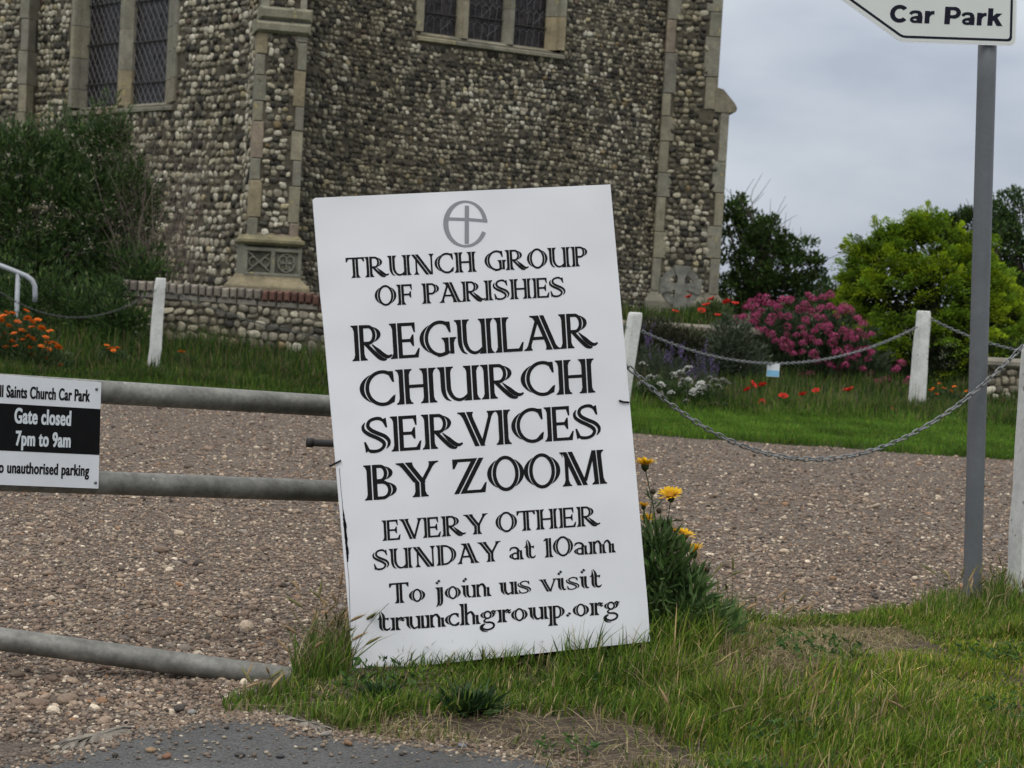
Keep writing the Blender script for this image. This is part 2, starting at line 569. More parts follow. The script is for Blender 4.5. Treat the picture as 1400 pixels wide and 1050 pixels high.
# ------------------------------------------------------------------ gravel stones
def pebbles(B, P, r, cols, flat=0.6, T=ICO0, sink=0.25):
    N = len(P)
    a = rng.uniform(0, 2 * math.pi, N)
    sx = r * rng.uniform(0.8, 1.5, N)
    sy = r * rng.uniform(0.7, 1.1, N)
    sz = r * rng.uniform(0.45, 0.9, N) * flat / 0.6
    Mx = np.zeros((N, 3, 3))
    Mx[:, 0, 0] = sx * np.cos(a)
    Mx[:, 0, 1] = sx * np.sin(a)
    Mx[:, 1, 0] = -sy * np.sin(a)
    Mx[:, 1, 1] = sy * np.cos(a)
    Mx[:, 2, 2] = sz
    Mx[:, 2, :2] = rng.normal(0, 0.25, (N, 2)) * sz[:, None]
    P = P.copy()
    P[:, 2] += sz * (1 - 2 * sink)
    V = T[0] * (1 + 0.12 * np.sin(T[0][:, [1, 2, 0]] * 7))
    B.inst((V, T[1]), P, Mx, cols)


PEB = np.array([(0.135, 0.10, 0.075), (0.165, 0.125, 0.095), (0.20, 0.155, 0.115), (0.10, 0.078, 0.06), (0.15, 0.13, 0.11), (0.29, 0.24, 0.18), (0.42, 0.37, 0.29), (0.05, 0.04, 0.033), (0.23, 0.14, 0.08), (0.20, 0.18, 0.155)])
PW = np.array([.2, .2, .16, .12, .08, .10, .045, .055, .012, .03])


def gravel_scatter(N, ylo, yhi, rlo, rhi, T, pw=PW):
    y = ylo * (yhi / ylo) ** rng.uniform(0, 1, N * 2)
    # view wedge plus a margin on both sides
    x = rng.uniform(-1, 1, N * 2) * (y * 0.31 + 0.7)
    keep = ~inpoly(x, y, VERGE) & (y < far_edge(x) - 0.02)
    x, y = x[keep][:N], y[keep][:N]
    c = PEB[rng.choice(len(PEB), len(x), p=pw / pw.sum())] * rng.uniform(0.72, 1.25, (len(x), 1)) * (1.30, 1.23, 1.17)
    r = rlo + (rhi - rlo) * rng.uniform(0, 1, len(x)) ** 2
    P = np.stack([x, y, 0.008 * vnoise(x, y, 1.6, 8) * ss(y, 4, 6) - 0.004], 1)
    return P, r, c


gb = MB()
for args in ((72000, 4.0, 8.0, 0.0035, 0.0085, ICO0), (46000, 8.0, 15.0, 0.0045, 0.011, ICO0), (3600, 4.0, 14.5, 0.008, 0.017, ICO1), (130, 4.2, 14.0, 0.015, 0.028, ICO1)):
    P, r, c = gravel_scatter(*args)
    pebbles(gb, P, r, c, T=args[5])
tag(gb.build('gravel_stones', M['pebble']), 'loose brown and grey gravel stones covering the car park', 'gravel', None, 'stuff')

# loose chips on the tarmac and individual bigger stones at its edge
cb = MB()
u = rng.uniform(0, 800, 900)
v = rng.uniform(975, 1050, 900)
P = np.array([gnd(a, b) for a, b in zip(u, v)])
P[:, 2] = 0.010
ok = ~inpoly(P[:, 0], P[:, 1], VERGE)
P = P[ok]
r = 0.002 + 0.006 * rng.uniform(0, 1, len(P)) ** 3
pebbles(cb, P, r, PEB[rng.choice(len(PEB), len(P), p=PW / PW.sum())], T=ICO0, sink=0.1)
tag(cb.build('stone_chips', M['pebble'], smooth=True), 'small stone chips scattered over the tarmac edge', 'gravel', None, 'stuff')
eb = MB()
ep = []
for q_ in ROAD:
    for _ in range(26):
        ep.append((q_[0] + rng.normal(0, .03), q_[1] + rng.normal(.0, .035), .009))
ep = np.array(ep)
ep = ep[(np.abs(ep[:, 0]) < 2)]
pebbles(eb, ep, rng.uniform(.0025, .0065, len(ep)), PEB[rng.choice(len(PEB), len(ep), p=PW / PW.sum())] * (1.1, 1.05, 1.0), T=ICO0, sink=.2)
tag(eb.build('edge_grit', M['pebble']), 'gravel and grit washed over the ragged edge of the tarmac', 'gravel', None, 'stuff')
xb, yb = rng.uniform(-.3, 1.1, 9000), rng.uniform(3.7, 5.2, 9000)
kb_ = inpoly(xb, yb, VERGE) & (rng.uniform(0, 1, 9000) < .5 * np.clip(1 - polydist(xb, yb, VERGE) / .45, 0, 1) ** 2)
xb, yb = xb[kb_], yb[kb_]
eb = MB()
pebbles(eb, np.stack([xb, yb, verge_h(xb, yb)], 1), .0015 + .0055 * rng.uniform(0, 1, len(xb)) ** 3, PEB[rng.choice(len(PEB), len(xb), p=PW / PW.sum())], T=ICO0, sink=.3)
tag(eb.build('soil_grit', M['pebble']), 'small grit and pebbles in the bare earth of the verge', 'gravel', None, 'stuff')
STN = [((578, 1028), 0.017, (0.16, 0.16, 0.175), 'grey bluish stone at the tarmac edge beside the dry grass', (632, 1022)),
       ((0, 0), 0.016, (0.22, 0.13, 0.07), 'orange brown pebble on the tarmac below the notice board', (476, 1019)),
       ((0, 0), 0.015, (0.19, 0.10, 0.06), 'reddish stone lying on the tarmac at the bottom edge', (228, 1037)),
       ((0, 0), 0.016, (0.24, 0.16, 0.09), 'ochre pebble on the tarmac left of the reddish stone', (206, 1028)),
       ((0, 0), 0.017, (0.05, 0.048, 0.045), 'dark stone on the middle of the tarmac', (328, 1034)),
       ((0, 0), 0.012, (0.06, 0.06, 0.06), 'small dark stone on the tarmac right of the bigger dark one', (383, 1036)),
       ((0, 0), 0.024, (0.05, 0.042, 0.036), 'dark stone where the gravel meets the tarmac', (245, 972)),
       ((0, 0), 0.022, (0.20, 0.19, 0.17), 'grey flat stone beside the dark stone at the tarmac edge', (262, 977)),
       ((0, 0), 0.018, (0.24, 0.22, 0.19), 'pale stone beside the concrete edging under the grass', (446, 1007))]
for i, (_, r, c, lab, px) in enumerate(STN):
    p = gnd(px[0], px[1], 0.01)
    b = MB()
    pebbles(b, np.array([p]), np.array([r * .74]), np.array([c]), flat=0.5, T=ICO2, sink=0.15)
    tag(b.build('loose_stone', M['pebble'], smooth=True), lab, 'stone', 'loose stones at the road edge')

#@@PART2
# ------------------------------------------------------------------ the church
ST = np.array([(0.28, 0.25, 0.175), (0.24, 0.225, 0.17), (0.27, 0.215, 0.16), (0.30, 0.25, 0.155), (0.225, 0.21, 0.165), (0.26, 0.24, 0.185)])
STW = np.array([.27, .25, .06, .08, .17, .17])


def stcol():
    return ST[rng.choice(6, p=STW)] * rng.uniform(0.85, 1.12)


def superround(sub):
    T = ico(sub)
    v = np.sign(T[0]) * np.abs(T[0]) ** 0.72
    return v, T[1]


FLT = []
for k in range(10):
    v, f = superround(1)
    r = np.random.default_rng(50 + k)
    for _ in range(3):
        a = r.normal(0, 1, 3)
        a /= np.linalg.norm(a)
        v = v * (1 + 0.15 * np.sin(2.3 * v @ a + r.uniform(0, 6))[:, None])
    FLT.append((v, f))
FL_COL = np.array([(0.49, 0.465, 0.385), (0.375, 0.345, 0.265), (0.27, 0.245, 0.185), (0.18, 0.164, 0.125), (0.11, 0.10, 0.078), (0.062, 0.056, 0.045), (0.032, 0.029, 0.025), (0.22, 0.165, 0.09), (0.33, 0.285, 0.18), (0.12, 0.085, 0.065)])
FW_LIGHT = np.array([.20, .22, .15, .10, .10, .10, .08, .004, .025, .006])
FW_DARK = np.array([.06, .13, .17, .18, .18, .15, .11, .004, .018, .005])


def flints(B, pl, s0, s1, t0, t1, size, pw, excl=(), lean=None, off=0.0, gap=0.0, drop=0.04):
    pw = pw / pw.sum()
    P, Mx, C = [], [], []
    t = t0
    A = pl.M()
    while t < t1:
        hh = size * rng.uniform(0.76, 1.12)
        s = s0 + rng.uniform(0, size * .5)
        ph = rng.uniform(0, 6.28)
        while s < s1:
            w = size * rng.uniform(0.55, 1.35)
            cs = s + w / 2
            ct = t + hh / 2 + 0.025 * math.sin(cs * 1.7 + ph * .2) + rng.normal(0, size * .07)
            bad = any(a - size * .35 < cs < b + size * .35 and c - size * .3 < ct < d + size * .3 for a, b, c, d in excl)
            if not bad and rng.uniform() > drop and cs + w * .35 < s1:
                an = rng.normal(0, 0.2)
                hv = hh * rng.uniform(0.70, 1.05)
                wv = w * rng.uniform(.74, .96)
                m = np.array([(math.cos(an), math.sin(an), rng.normal(0, .1)), (-math.sin(an), math.cos(an), rng.normal(0, .12)), (0, 0, 1)])
                m = m * np.array((wv * .56, hv * .56, size * rng.uniform(.17, .32)))[:, None]
                P.append(pl.w(cs, ct, off + rng.uniform(-.008, .006)))
                Mx.append(m @ A)
                k = rng.choice(len(FL_COL), p=pw)
                C.append(FL_COL[k] * rng.uniform(.75, 1.2))
            s += w * rng.uniform(1.0, 1.1) + gap
        t += hh * rng.uniform(.95, 1.06) + gap
    P, Mx, C = np.array(P), np.array(Mx), np.array(C)
    q = rng.integers(0, len(FLT), len(P))
    for k in range(len(FLT)):
        i = q == k
        if i.any():
            B.inst(FLT[k], P[i], Mx[i], C[i])


def backing(B, pl, s0, s1, t0, t1, holes=(), off=0.0):
    """the mortar face of a wall as quads round its window openings"""
    ss_ = sorted({s0, s1, *[h[0] for h in holes], *[h[1] for h in holes]})
    tt_ = sorted({t0, t1, *[h[2] for h in holes], *[h[3] for h in holes]})
    for a, b in zip(ss_[:-1], ss_[1:]):
        for c, d in zip(tt_[:-1], tt_[1:]):
            if any(h[0] <= (a + b) / 2 <= h[1] and h[2] <= (c + d) / 2 <= h[3] for h in holes):
                continue
            B.add([pl.w(a, c, off), pl.w(b, c, off), pl.w(b, d, off), pl.w(a, d, off)], [(0, 1, 2, 3)])


WTOP, WBASE = 6.6, 0.45
Bp = at(379, 200, 23.2)
YB = R_(14)
bux = np.array((math.cos(YB), math.sin(YB), 0))
PB = Plane((Bp[0], Bp[1], 0), bux)                        # front face of the corner buttress
CRN = PB.w(-0.03, 0, -0.95)
AR, AL = R_(30.5), R_(46.5)
PR = Plane((CRN[0], CRN[1], 0), (math.cos(AR), math.sin(AR), 0))      # wall running away to the right
PL = Plane((CRN[0], CRN[1], 0), (math.cos(AL), -math.sin(AL), 0))     # wall running away to the left
church = empty('church', (CRN[0], CRN[1], WBASE), 'old flint church with stone buttresses and leaded windows behind the car park', 'church')

# ---- windows
def window(pl, sl, sr, ox0, ox1, tb, tt, lights, d, kind, jamb):
    """sl/sr glass limits, ox0/ox1 outer stone limits, lights = list of (s0, s1) at glass depth"""
    w = empty('window', pl.w((ox0 + ox1) / 2, tb, 0))
    w.parent = church
    w.matrix_parent_inverse = WM(church).inverted()
    A = pl.M()
    # stones of the jambs: a flat face on the wall and a splayed reveal
    for side, (o, gl) in enumerate(((ox0, sl), (ox1, sr))):
        fr = MB()
        t = tb - 0.02
        while t < tt:
            h = rng.uniform(.26, .52)
            t2 = min(t + h, tt)
            c = stcol()
            # cross-section of the jamb: wall face strip, small roll, splay to the glass
            sg = 1 if side == 0 else -1
            in0 = o + sg * jamb
            prof = [(o - sg * rng.uniform(0, .05), -0.02), (o - sg * 0.0, 0.03), (in0, 0.03), (in0 + sg * .012, 0.0), (in0 + sg * .02, -.05), (in0 + (gl - in0) * .55, -d * .5), (in0 + (gl - in0) * .62, -d * .52), (gl, -d + .03), (gl, -d - .05)]
            V = [pl.w(s_, t + .004, n_) for s_, n_ in prof] + [pl.w(s_, t2 - .004, n_) for s_, n_ in prof]
            k = len(prof)
            F = [(i, i + 1, k + i + 1, k + i) for i in range(k - 1)]
            if sg < 0:
                F = [f[::-1] for f in F]
            F.append(tuple(range(k, 2 * k)))
            fr.add(V, F, c)
            t = t2
        fr.build('jamb', M['stone'], w)
    # sloping sill in a few stones
    sb = MB()
    cuts = np.linspace(ox0, ox1, 5)
    for a, b in zip(cuts[:-1], cuts[1:]):
        prof = [(-d - .05, tb + .01), (-d + .02, tb + .01), (-d * .35, tb - .05), (0.02, tb - .085), (0.055, tb - .10), (0.055, tb - .145), (0.015, tb - .16), (-.03, tb - .16)]
        V = [pl.w(a + .003, t_, n_) for n_, t_ in prof] + [pl.w(b - .003, t_, n_) for n_, t_ in prof]
        k = len(prof)
        F = [(i + 1, i, k + i, k + i + 1) for i in range(k - 1)] + [tuple(range(k)), tuple(range(2 * k - 1, k - 1, -1))]
        sb.add(V, F, stcol() * (0.95, 0.95, 0.9))
    sb.build('sill', M['stone'], w)
    for (a, b) in zip(lights[:-1], lights[1:]):
        m0, m1 = a[1], b[0]
        mb = MB()
        t = tb - .02
        while t < tt:
            t2 = min(tt, t + rng.uniform(.5, .9))
            cx = (m0 + m1) / 2
            hw = (m1 - m0) / 2
            prof = [(m0, -d), (m0, -d + .05), (cx - hw * .35, -d + .15), (cx + hw * .35, -d + .15), (m1, -d + .05), (m1, -d)]
            V = [pl.w(s_, t + .002, n_) for s_, n_ in prof] + [pl.w(s_, t2 - .002, n_) for s_, n_ in prof]
            F = [(i, i + 1, 7 + i - 0, 6 + i) for i in range(5)]
            mb.add(V, F, stcol())
            t = t2
        mb.build('mullion', M['stone'], w)
    for a, b in lights:
        gb_ = MB()
        nx, ny = 6, 14
        sv = np.linspace(a - .02, b + .02, nx)
        tv = np.linspace(tb - .02, tt, ny)
        V = [pl.w(s_, t_, -d + rng.normal(0, .0025)) for t_ in tv for s_ in sv]
        F = [(j * nx + i, j * nx + i + 1, (j + 1) * nx + i + 1, (j + 1) * nx + i) for j in range(ny - 1) for i in range(nx - 1)]
        gb_.add(V, F)
        gl_ = gb_.build('glass', M['glass'], w)
        lb = MB()

        def strip(p, q, r=.0046, n_=-d + .014):
            P0, P1 = pl.w(p[0], p[1], n_), pl.w(q[0], q[1], n_)
            lb.tube([P0, P1], r, 5, cap=False)
        if kind == 'diamond':
            dx, dy = .145, .20
            x0, x1, y0, y1 = a, b, tb, tt
            sl_ = dy / dx
            k = -60
            while k < 90:
                for sgn in (1, -1):
                    # line y = y0 + sgn*sl*(x-x0) + k*dy
                    c0 = y0 + k * dy
                    pts = []
                    for x in (x0, x1):
                        y = c0 + sgn * sl_ * (x - x0)
                        if y0 <= y <= y1:
                            pts.append((x, y))
                    for y in (y0, y1):
                        x = x0 + (y - c0) / (sgn * sl_)
                        if x0 < x < x1:
                            pts.append((x, y))
                    if len(pts) >= 2:
                        strip(pts[0], pts[1])
                k += 1
        else:
            rows = np.arange(tb + .02, tt, .27)
            for j, y in enumerate(rows):
                xs_ = np.linspace(a, b, 6)
                for x in xs_[1:-1]:
                    strip((x, y), (x + rng.normal(0, .02), min(tt, y + .2)), .0035)
                for x, x2 in zip(xs_[:-1], xs_[1:]):
                    m_ = (x + x2) / 2
                    strip((x, y + .2), (m_, y + .25 + rng.uniform(-.02, .02)), .0035)
                    strip((m_, y + .25), (x2, y + .2), .0035)
                if rng.uniform() < .6:
                    x = rng.uniform(a, b - .2)
                    strip((x, y + .05), (x + rng.uniform(.1, .2), y + .2), .0035)
        lb.build('lead_lattice', M['lead'], gl_)
        y = tb + (.34 if kind == 'diamond' else .33) + rng.uniform(-.04, .04)
        while y < tt:
            ib = MB()
            ib.tube([pl.w(a - .01, y, -d + .035), pl.w(b + .01, y, -d + .035)], .011, 6)
            ib.build('iron_bar', M['iron'], w)
            y += .62
    return w


def s_at(pl, u, v, off=0.0):
    return pl.px(u, v, off)[0]


dR = 0.24
tbR = (PR.px(575, 45, -dR)[1] + PR.px(744, 67.6, -dR)[1]) / 2
LR = [(s_at(PR, 572, 30, -dR), s_at(PR, 622, 40, -dR)), (s_at(PR, 638, 40, -dR), s_at(PR, 685, 50, -dR)), (s_at(PR, 700, 50, -dR), s_at(PR, 744, 55, -dR))]
oR = (s_at(PR, 570, 40), s_at(PR, 771, 60))
window(PR, LR[0][0], LR[-1][1], oR[0], oR[1], tbR, 6.2, LR, dR, 'pattern', 0.09)
dL = 0.24
tbL = (PL.px(119, 147, -dL)[1] + PL.px(228, 142, -dL)[1]) / 2
LL = [(s_at(PL, 120, 130, -dL), s_at(PL, 166.5, 130, -dL)), (s_at(PL, 183, 130, -dL), s_at(PL, 228, 130, -dL))]
oL = (s_at(PL, 95.5, 130), s_at(PL, 240, 130))
window(PL, LL[0][0], LL[-1][1], oL[0], oL[1], tbL, 6.2, LL, dL, 'diamond', 0.10)

# ---- walls
rw_end = s_at(PR, 906, 300) + 0.5
hR = (oR[0] + .06, oR[1] - .06, tbR - .06, 6.2)
hL = (oL[0] + .06, oL[1] - .06, tbL - .06, 6.2)
b = MB()
backing(b, PR, 0.1, rw_end, WBASE - .3, WTOP, [hR])
wallR = b.build('wall', M['mortar'], church)
b = MB()
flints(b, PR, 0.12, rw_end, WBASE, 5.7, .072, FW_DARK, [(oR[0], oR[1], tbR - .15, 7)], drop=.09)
b.build('flint_facing', M['flint'], wallR, smooth=True)
lw_end = -8.6
b = MB()
backing(b, PL, lw_end, -0.1, WBASE - .3, WTOP, [hL])
wallL = b.build('wall', M['mortar'], church)
b = MB()
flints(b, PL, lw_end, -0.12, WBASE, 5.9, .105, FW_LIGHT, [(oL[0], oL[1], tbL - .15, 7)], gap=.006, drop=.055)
b.build('flint_facing', M['flint'], wallL, smooth=True)
# back and top of the building, out of the camera's sight
b = MB()
e0, e1 = PL.w(lw_end, 0, 0), PR.w(rw_end, 0, 0)
q0, q1 = e0 + np.array((4, 14, 0)), e1 + np.array((-2.5, 9, 0))
b.add([(*p[:2], z) for z in (WBASE - .3, WTOP) for p in (e0, CRN, e1, q1, q0)], [(2, 3, 8, 7), (3, 4, 9, 8), (4, 0, 5, 9), (5, 6, 7, 8, 9)])
b.build('wall', M['mortar'], church)


# ---- buttresses
def quoins(_, pl, so, si, t0, t1, side, depth_dir=True, hmin=.26, hmax=.5, vary=.05):
    """corner stones: so outer edge, si inner edge on the face; returns with thickness along -n"""
    A = pl.M()
    B = MB()
    t = t0
    k = 0
    while t < t1 - .02:
        h = rng.uniform(hmin, hmax)
        t2 = min(t1, t + h)
        if t1 - t2 < .12:
            t2 = t1
        inn = si + (vary if k % 2 else -vary) * (1 if si > so else -1) * rng.uniform(.3, 1)
        a, b_ = min(so, inn), max(so, inn)
        dep = .34 if k % 2 else .2
        B.box(pl.w((a + b_) / 2, (t + t2) / 2, .018 - dep / 2 + rng.uniform(-.004, .004)), A, (b_ - a, t2 - t - .008, dep), stcol(), bev=.01)
        t = t2
        k += 1
    B.build('quoin_stones', M['stone'], bt)


bt = empty('buttress', PB.w(0, WBASE, 0))
bt.parent = church
bt.matrix_parent_inverse = WM(church).inverted()
tS = PB.px(372, 334)[1]                 # string course
tP0 = PB.px(372, 391)[1]                # top of the base course
tLd = PB.px(380, 27)[1]                 # ledge
sL0, sR0 = s_at(PB, 340.5, 290), s_at(PB, 409, 290)
sLi, sRi = s_at(PB, 354, 290), s_at(PB, 395, 290)
A = PB.M()
dep = 1.1
b = MB()
b.box(PB.w((sL0 + sR0) / 2, (WBASE + tLd) / 2, -dep / 2), A, (sR0 - sL0 - .01, tLd - WBASE, dep))
b.box(PB.w((sL0 + sR0) / 2, (tLd + WTOP) / 2, -dep / 2 - .06), A, (sR0 - sL0 - .05, WTOP - tLd, dep))
b.build('core', M['mortar'], bt)
b = MB()
flints(b, PB, sLi, sRi, tS + .12, tLd - .2, .088, FW_LIGHT * (1, 1, 1, 1.2, 1.4, 1.5, 1.5, 1, 1, 1), off=0)
b.build('flint_facing', M['flint'], bt, smooth=True)
b = MB()
flints(b, PB, sLi - .0, sRi + .0, tLd + .1, 5.6, .088, FW_LIGHT, off=-.06)
b.build('flint_facing', M['flint'], bt, smooth=True)
b = MB()
PBs = Plane(PB.w(sL0, 0, 0), A[2])       # left flank; runs from the back to the front
PBs = Plane(PB.w(sL0 + .005, 0, -dep), A[2])
flints(b, PBs, 0.05, dep - .25, WBASE + .3, 5.6, .10, FW_LIGHT)
b.build('flint_facing', M['flint'], bt, smooth=True)
b = MB()
quoins(b, PB, sL0, sLi, tS + .03, tLd - .01, 0, vary=.03)
quoins(b, PB, sR0, sRi, tS + .03, tLd - .01, 1, vary=.03)
PBu = Plane(PB.w(0, 0, -.06), A[0])
quoins(b, PBu, sL0 + .03, sLi + .03, tLd + .02, 5.9, 0, vary=.03)
quoins(b, PBu, sR0 - .02, sRi + .0, tLd + .02, 5.9, 1, vary=.03)
# stones across the bottom and head of the flint panel
b.box(PB.w((sLi + sRi) / 2, tS + .085, -.02), A, (sRi - sLi + .02, .11, .07), stcol(), bev=.012)
b.build('panel_stone', M['stone'], bt)
b = MB()
b.prism([(sLi - .02, tLd - .30), (sLi + .10, tLd - .16), (sLi + .14, tLd - .02), (sLi - .02, tLd - .02)], PB.w(0, 0, .008), A, .1, stcol())
b.build('panel_stone', M['stone'], bt)
b = MB()
b.prism([(sRi + .02, tLd - .02), (sRi - .14, tLd - .02), (sRi - .10, tLd - .16), (sRi + .02, tLd - .36)], PB.w(0, 0, .009), A, .1, ST[2] * .9)
b.build('panel_stone', M['stone'], bt)


def moulding(B, pl, a, b_, t, prof, col, dep):
    """a horizontal moulding returned along both flanks: prof = list of (height, projection)"""
    V, k = [], len(prof)
    for s_, sg in ((a, -1), (b_, 1)):
        for h, p in prof:
            V.append(pl.w(s_ + sg * p, t + h, p))
    for s_, sg in ((a, -1), (b_, 1)):
        for h, p in prof:
            V.append(pl.w(s_ + sg * p, t + h, -dep))
    F = []
    for i in range(k - 1):
        F += [(i, k + i, k + i + 1, i + 1), (k + i, 3 * k + i, 3 * k + i + 1, k + i + 1), (2 * k + i, i, i + 1, 2 * k + i + 1)]
    B.add(V, F, col)


b = MB()
moulding(b, PB, sL0, sR0, tS, [(-.01, 0), (-.015, .05), (.02, .085), (.055, .085), (.07, .05), (.10, .03), (.125, 0)], (0.25, 0.22, 0.13), dep)
b.build('string_course', M['stone'], bt)
b = MB()
tp1 = PB.px(372, 341)[1]
tp2 = PB.px(372, 377)[1]
pa, pb_ = s_at(PB, 333, 360), s_at(PB, 412, 360)
cpl = (0.235, 0.225, 0.175)
# carved plinth: a slab framed with two sunk panels holding a diagonal cross and a round flower
b.box(PB.w((pa + pb_) / 2, (tp1 + tp2) / 2, -dep / 2 + .0), A, (pb_ - pa, tp1 - tp2 + .12, dep), cpl)
mid_ = (pa + pb_) / 2
for c0, c1 in ((pa, pa + .05), (mid_ - .03, mid_ + .03), (pb_ - .05, pb_)):
    b.box(PB.w((c0 + c1) / 2, (tp1 + tp2) / 2, .017), A, (c1 - c0, tp1 - tp2 - .04, .034), cpl, bev=.01)
for t_ in (tp1 - .01, tp2 + .01):
    b.box(PB.w(mid_, t_, .018), A, (pb_ - pa, .05, .04), cpl, bev=.01)
for j, (c0, c1) in enumerate(((pa + .05, mid_ - .03), (mid_ + .03, pb_ - .05))):
    cx, cy = (c0 + c1) / 2, (tp1 + tp2) / 2
    w_, h_ = (c1 - c0) / 2, (tp1 - tp2) / 2 - .04
    if j == 0:
        for q in (-1, 1):
            b.tube([PB.w(cx - w_, cy - q * h_, .01), PB.w(cx, cy, .02), PB.w(cx + w_, cy + q * h_, .01)], .009, 6, cpl)
        for q in (-1, 1):
            b.tube([PB.w(cx + q * w_ * .55, cy + .06 * math.cos(x), .008 + .012) + A[0] * .05 * math.sin(x) for x in np.linspace(0, 6.28, 12)], .007, 5, cpl)
    else:
        b.tube([PB.w(cx + w_ * .75 * math.cos(x), cy + h_ * .9 * math.sin(x), .012) for x in np.linspace(0, 6.2832, 20)], .010, 6, cpl)
        for q in range(4):
            x = q * math.pi / 2 + .78
            b.tube([PB.w(cx + w_ * .4 * math.cos(x) + .05 * math.cos(y), cy + h_ * .45 * math.sin(x) + .05 * math.sin(y), .012) for y in np.linspace(0, 6.2832, 10)], .008, 5, cpl)
b.build('plinth', M['stone'], bt)
b = MB()
moulding(b, PB, sL0 - .03, sR0 + .02, tP0, [(-.75, .15), (-.02, .15), (.0, .14), (.09, .05), (.13, .03), (.14, 0)], (0.27, 0.225, 0.14), dep)
b.build('base_course', M['stone'], bt)
b = MB()
t0 = PB.px(380, 46)[1]
t1 = PB.px(380, 29)[1]
t2 = PB.px(380, 10)[1]
for lo, hi, pj, xa in ((t0, t1 - .012, .075, 0), (t1 + .012, t2, .06, .03)):
    b.box(PB.w((sL0 + sR0) / 2 + xa, (lo + hi) / 2, -.25 + pj), A, (sR0 - sL0 + .07 - xa, hi - lo, .5), np.array((.23, .215, .15)) * rng.uniform(.9, 1.1), bev=.035)
b.box(PB.w((sL0 + sR0) / 2 + .02, t1, -.25 + .04), A, (sR0 - sL0 + .03, .02, .5), (.06, .055, .05))
b.build('weathering', M['stone'], bt)

# far buttress at the right-hand end
Fp = PR.w(rw_end - .4, 0, 0)
Yf = Fp[1] - 0.35
PF = Plane((0, Yf, 0), (math.cos(R_(3)), math.sin(R_(3)), 0))
fa, fb = s_at(PF, 902, 200), s_at(PF, 988, 300)
fa2 = fa
A = PF.M()
bt = empty('buttress', PF.w((fa + fb) / 2, WBASE, 0))
bt.parent = church
bt.matrix_parent_inverse = WM(church).inverted()
tW0, tW1 = PF.px(990, 152)[1], PF.px(990, 120)[1]
fbU, ibU = s_at(PF, 982, 110), s_at(PF, 967, 40)
b = MB()
b.box(PF.w((fa + fb) / 2, (WBASE + tW0) / 2, -.9), A, (fb - fa - .012, tW0 - WBASE, 1.8))
b.box(PF.w((fa + fbU) / 2, (tW0 + WTOP) / 2, -.9), A, (fbU - fa - .012, WTOP - tW0, 1.8))
b.build('core', M['mortar'], bt)
ia, ib_ = s_at(PF, 917, 200), s_at(PF, 969, 320)
b = MB()
flints(b, PF, ia - .03, ib_ + .06, WBASE + .3, 5.9, .095, FW_DARK * (1.5, 1.2, 1, 1, 1, 1.2, 1.4, 1, 1, 1), [(ibU + .05, 99, tW0, 9)], drop=.06)
b.build('flint_facing', M['flint'], bt, smooth=True)
b = MB()
quoins(b, PF, fa, ia, PF.px(900, 398)[1], 5.9, 0, hmin=.3, hmax=.62, vary=.04)
quoins(b, PF, fb, ib_ + .02, PF.px(960, 402)[1], tW0, 1, hmin=.4, hmax=.75, vary=.06)
quoins(b, PF, fbU, ibU, tW0 + .01, 5.9, 1, hmin=.3, hmax=.62, vary=.05)
b = MB()
p0 = fbU - .03
b.prism([(p0, tW0 - .02), (fb + .02, tW0 - .02), (fb + .10, tW0 + .0), (fb + .115, tW0 + .05), (fb + .08, tW0 + .12), (p0 + .12, tW1 - .03), (p0, tW1)], PF.w(0, 0, .03), A, 1.7, (0.21, 0.185, 0.13))
b.build('weathering', M['stone'], bt)
b = MB()
moulding(b, PF, fa, fb, PF.px(940, 412)[1], [(-1.2, .10), (-.02, .10), (.0, .09), (.10, .02), (.15, 0)], (0.20, 0.185, 0.14), 1.7)
b.build('base_course', M['stone'], bt)

# pier at the far left with a single chain of corner stones
qs = s_at(PL, 42, 60)
PP = Plane(PL.w(qs, 0, .45), (math.cos(R_(20)), -math.sin(R_(20)), 0))
A = PP.M()
bt = empty('buttress', PP.w(-1, WBASE, 0))
bt.parent = church
bt.matrix_parent_inverse = WM(church).inverted()
pr1 = s_at(PP, 39, 60)
pri = s_at(PP, 27, 60)
b = MB()
b.box(PP.w(pr1 - 1.1, (WBASE + WTOP) / 2, -.5), A, (2.2 - .012, WTOP - WBASE, 1.0))
b.build('core', M['mortar'], bt)
b = MB()
flints(b, PP, pr1 - 2.1, pri + .02, WBASE + .5, 5.9, .10, FW_DARK)
b.build('flint_facing', M['flint'], bt, smooth=True)
b = MB()
quoins(b, PP, pr1, pri, WBASE, 5.9, 1, hmin=.3, hmax=.6, vary=.03)

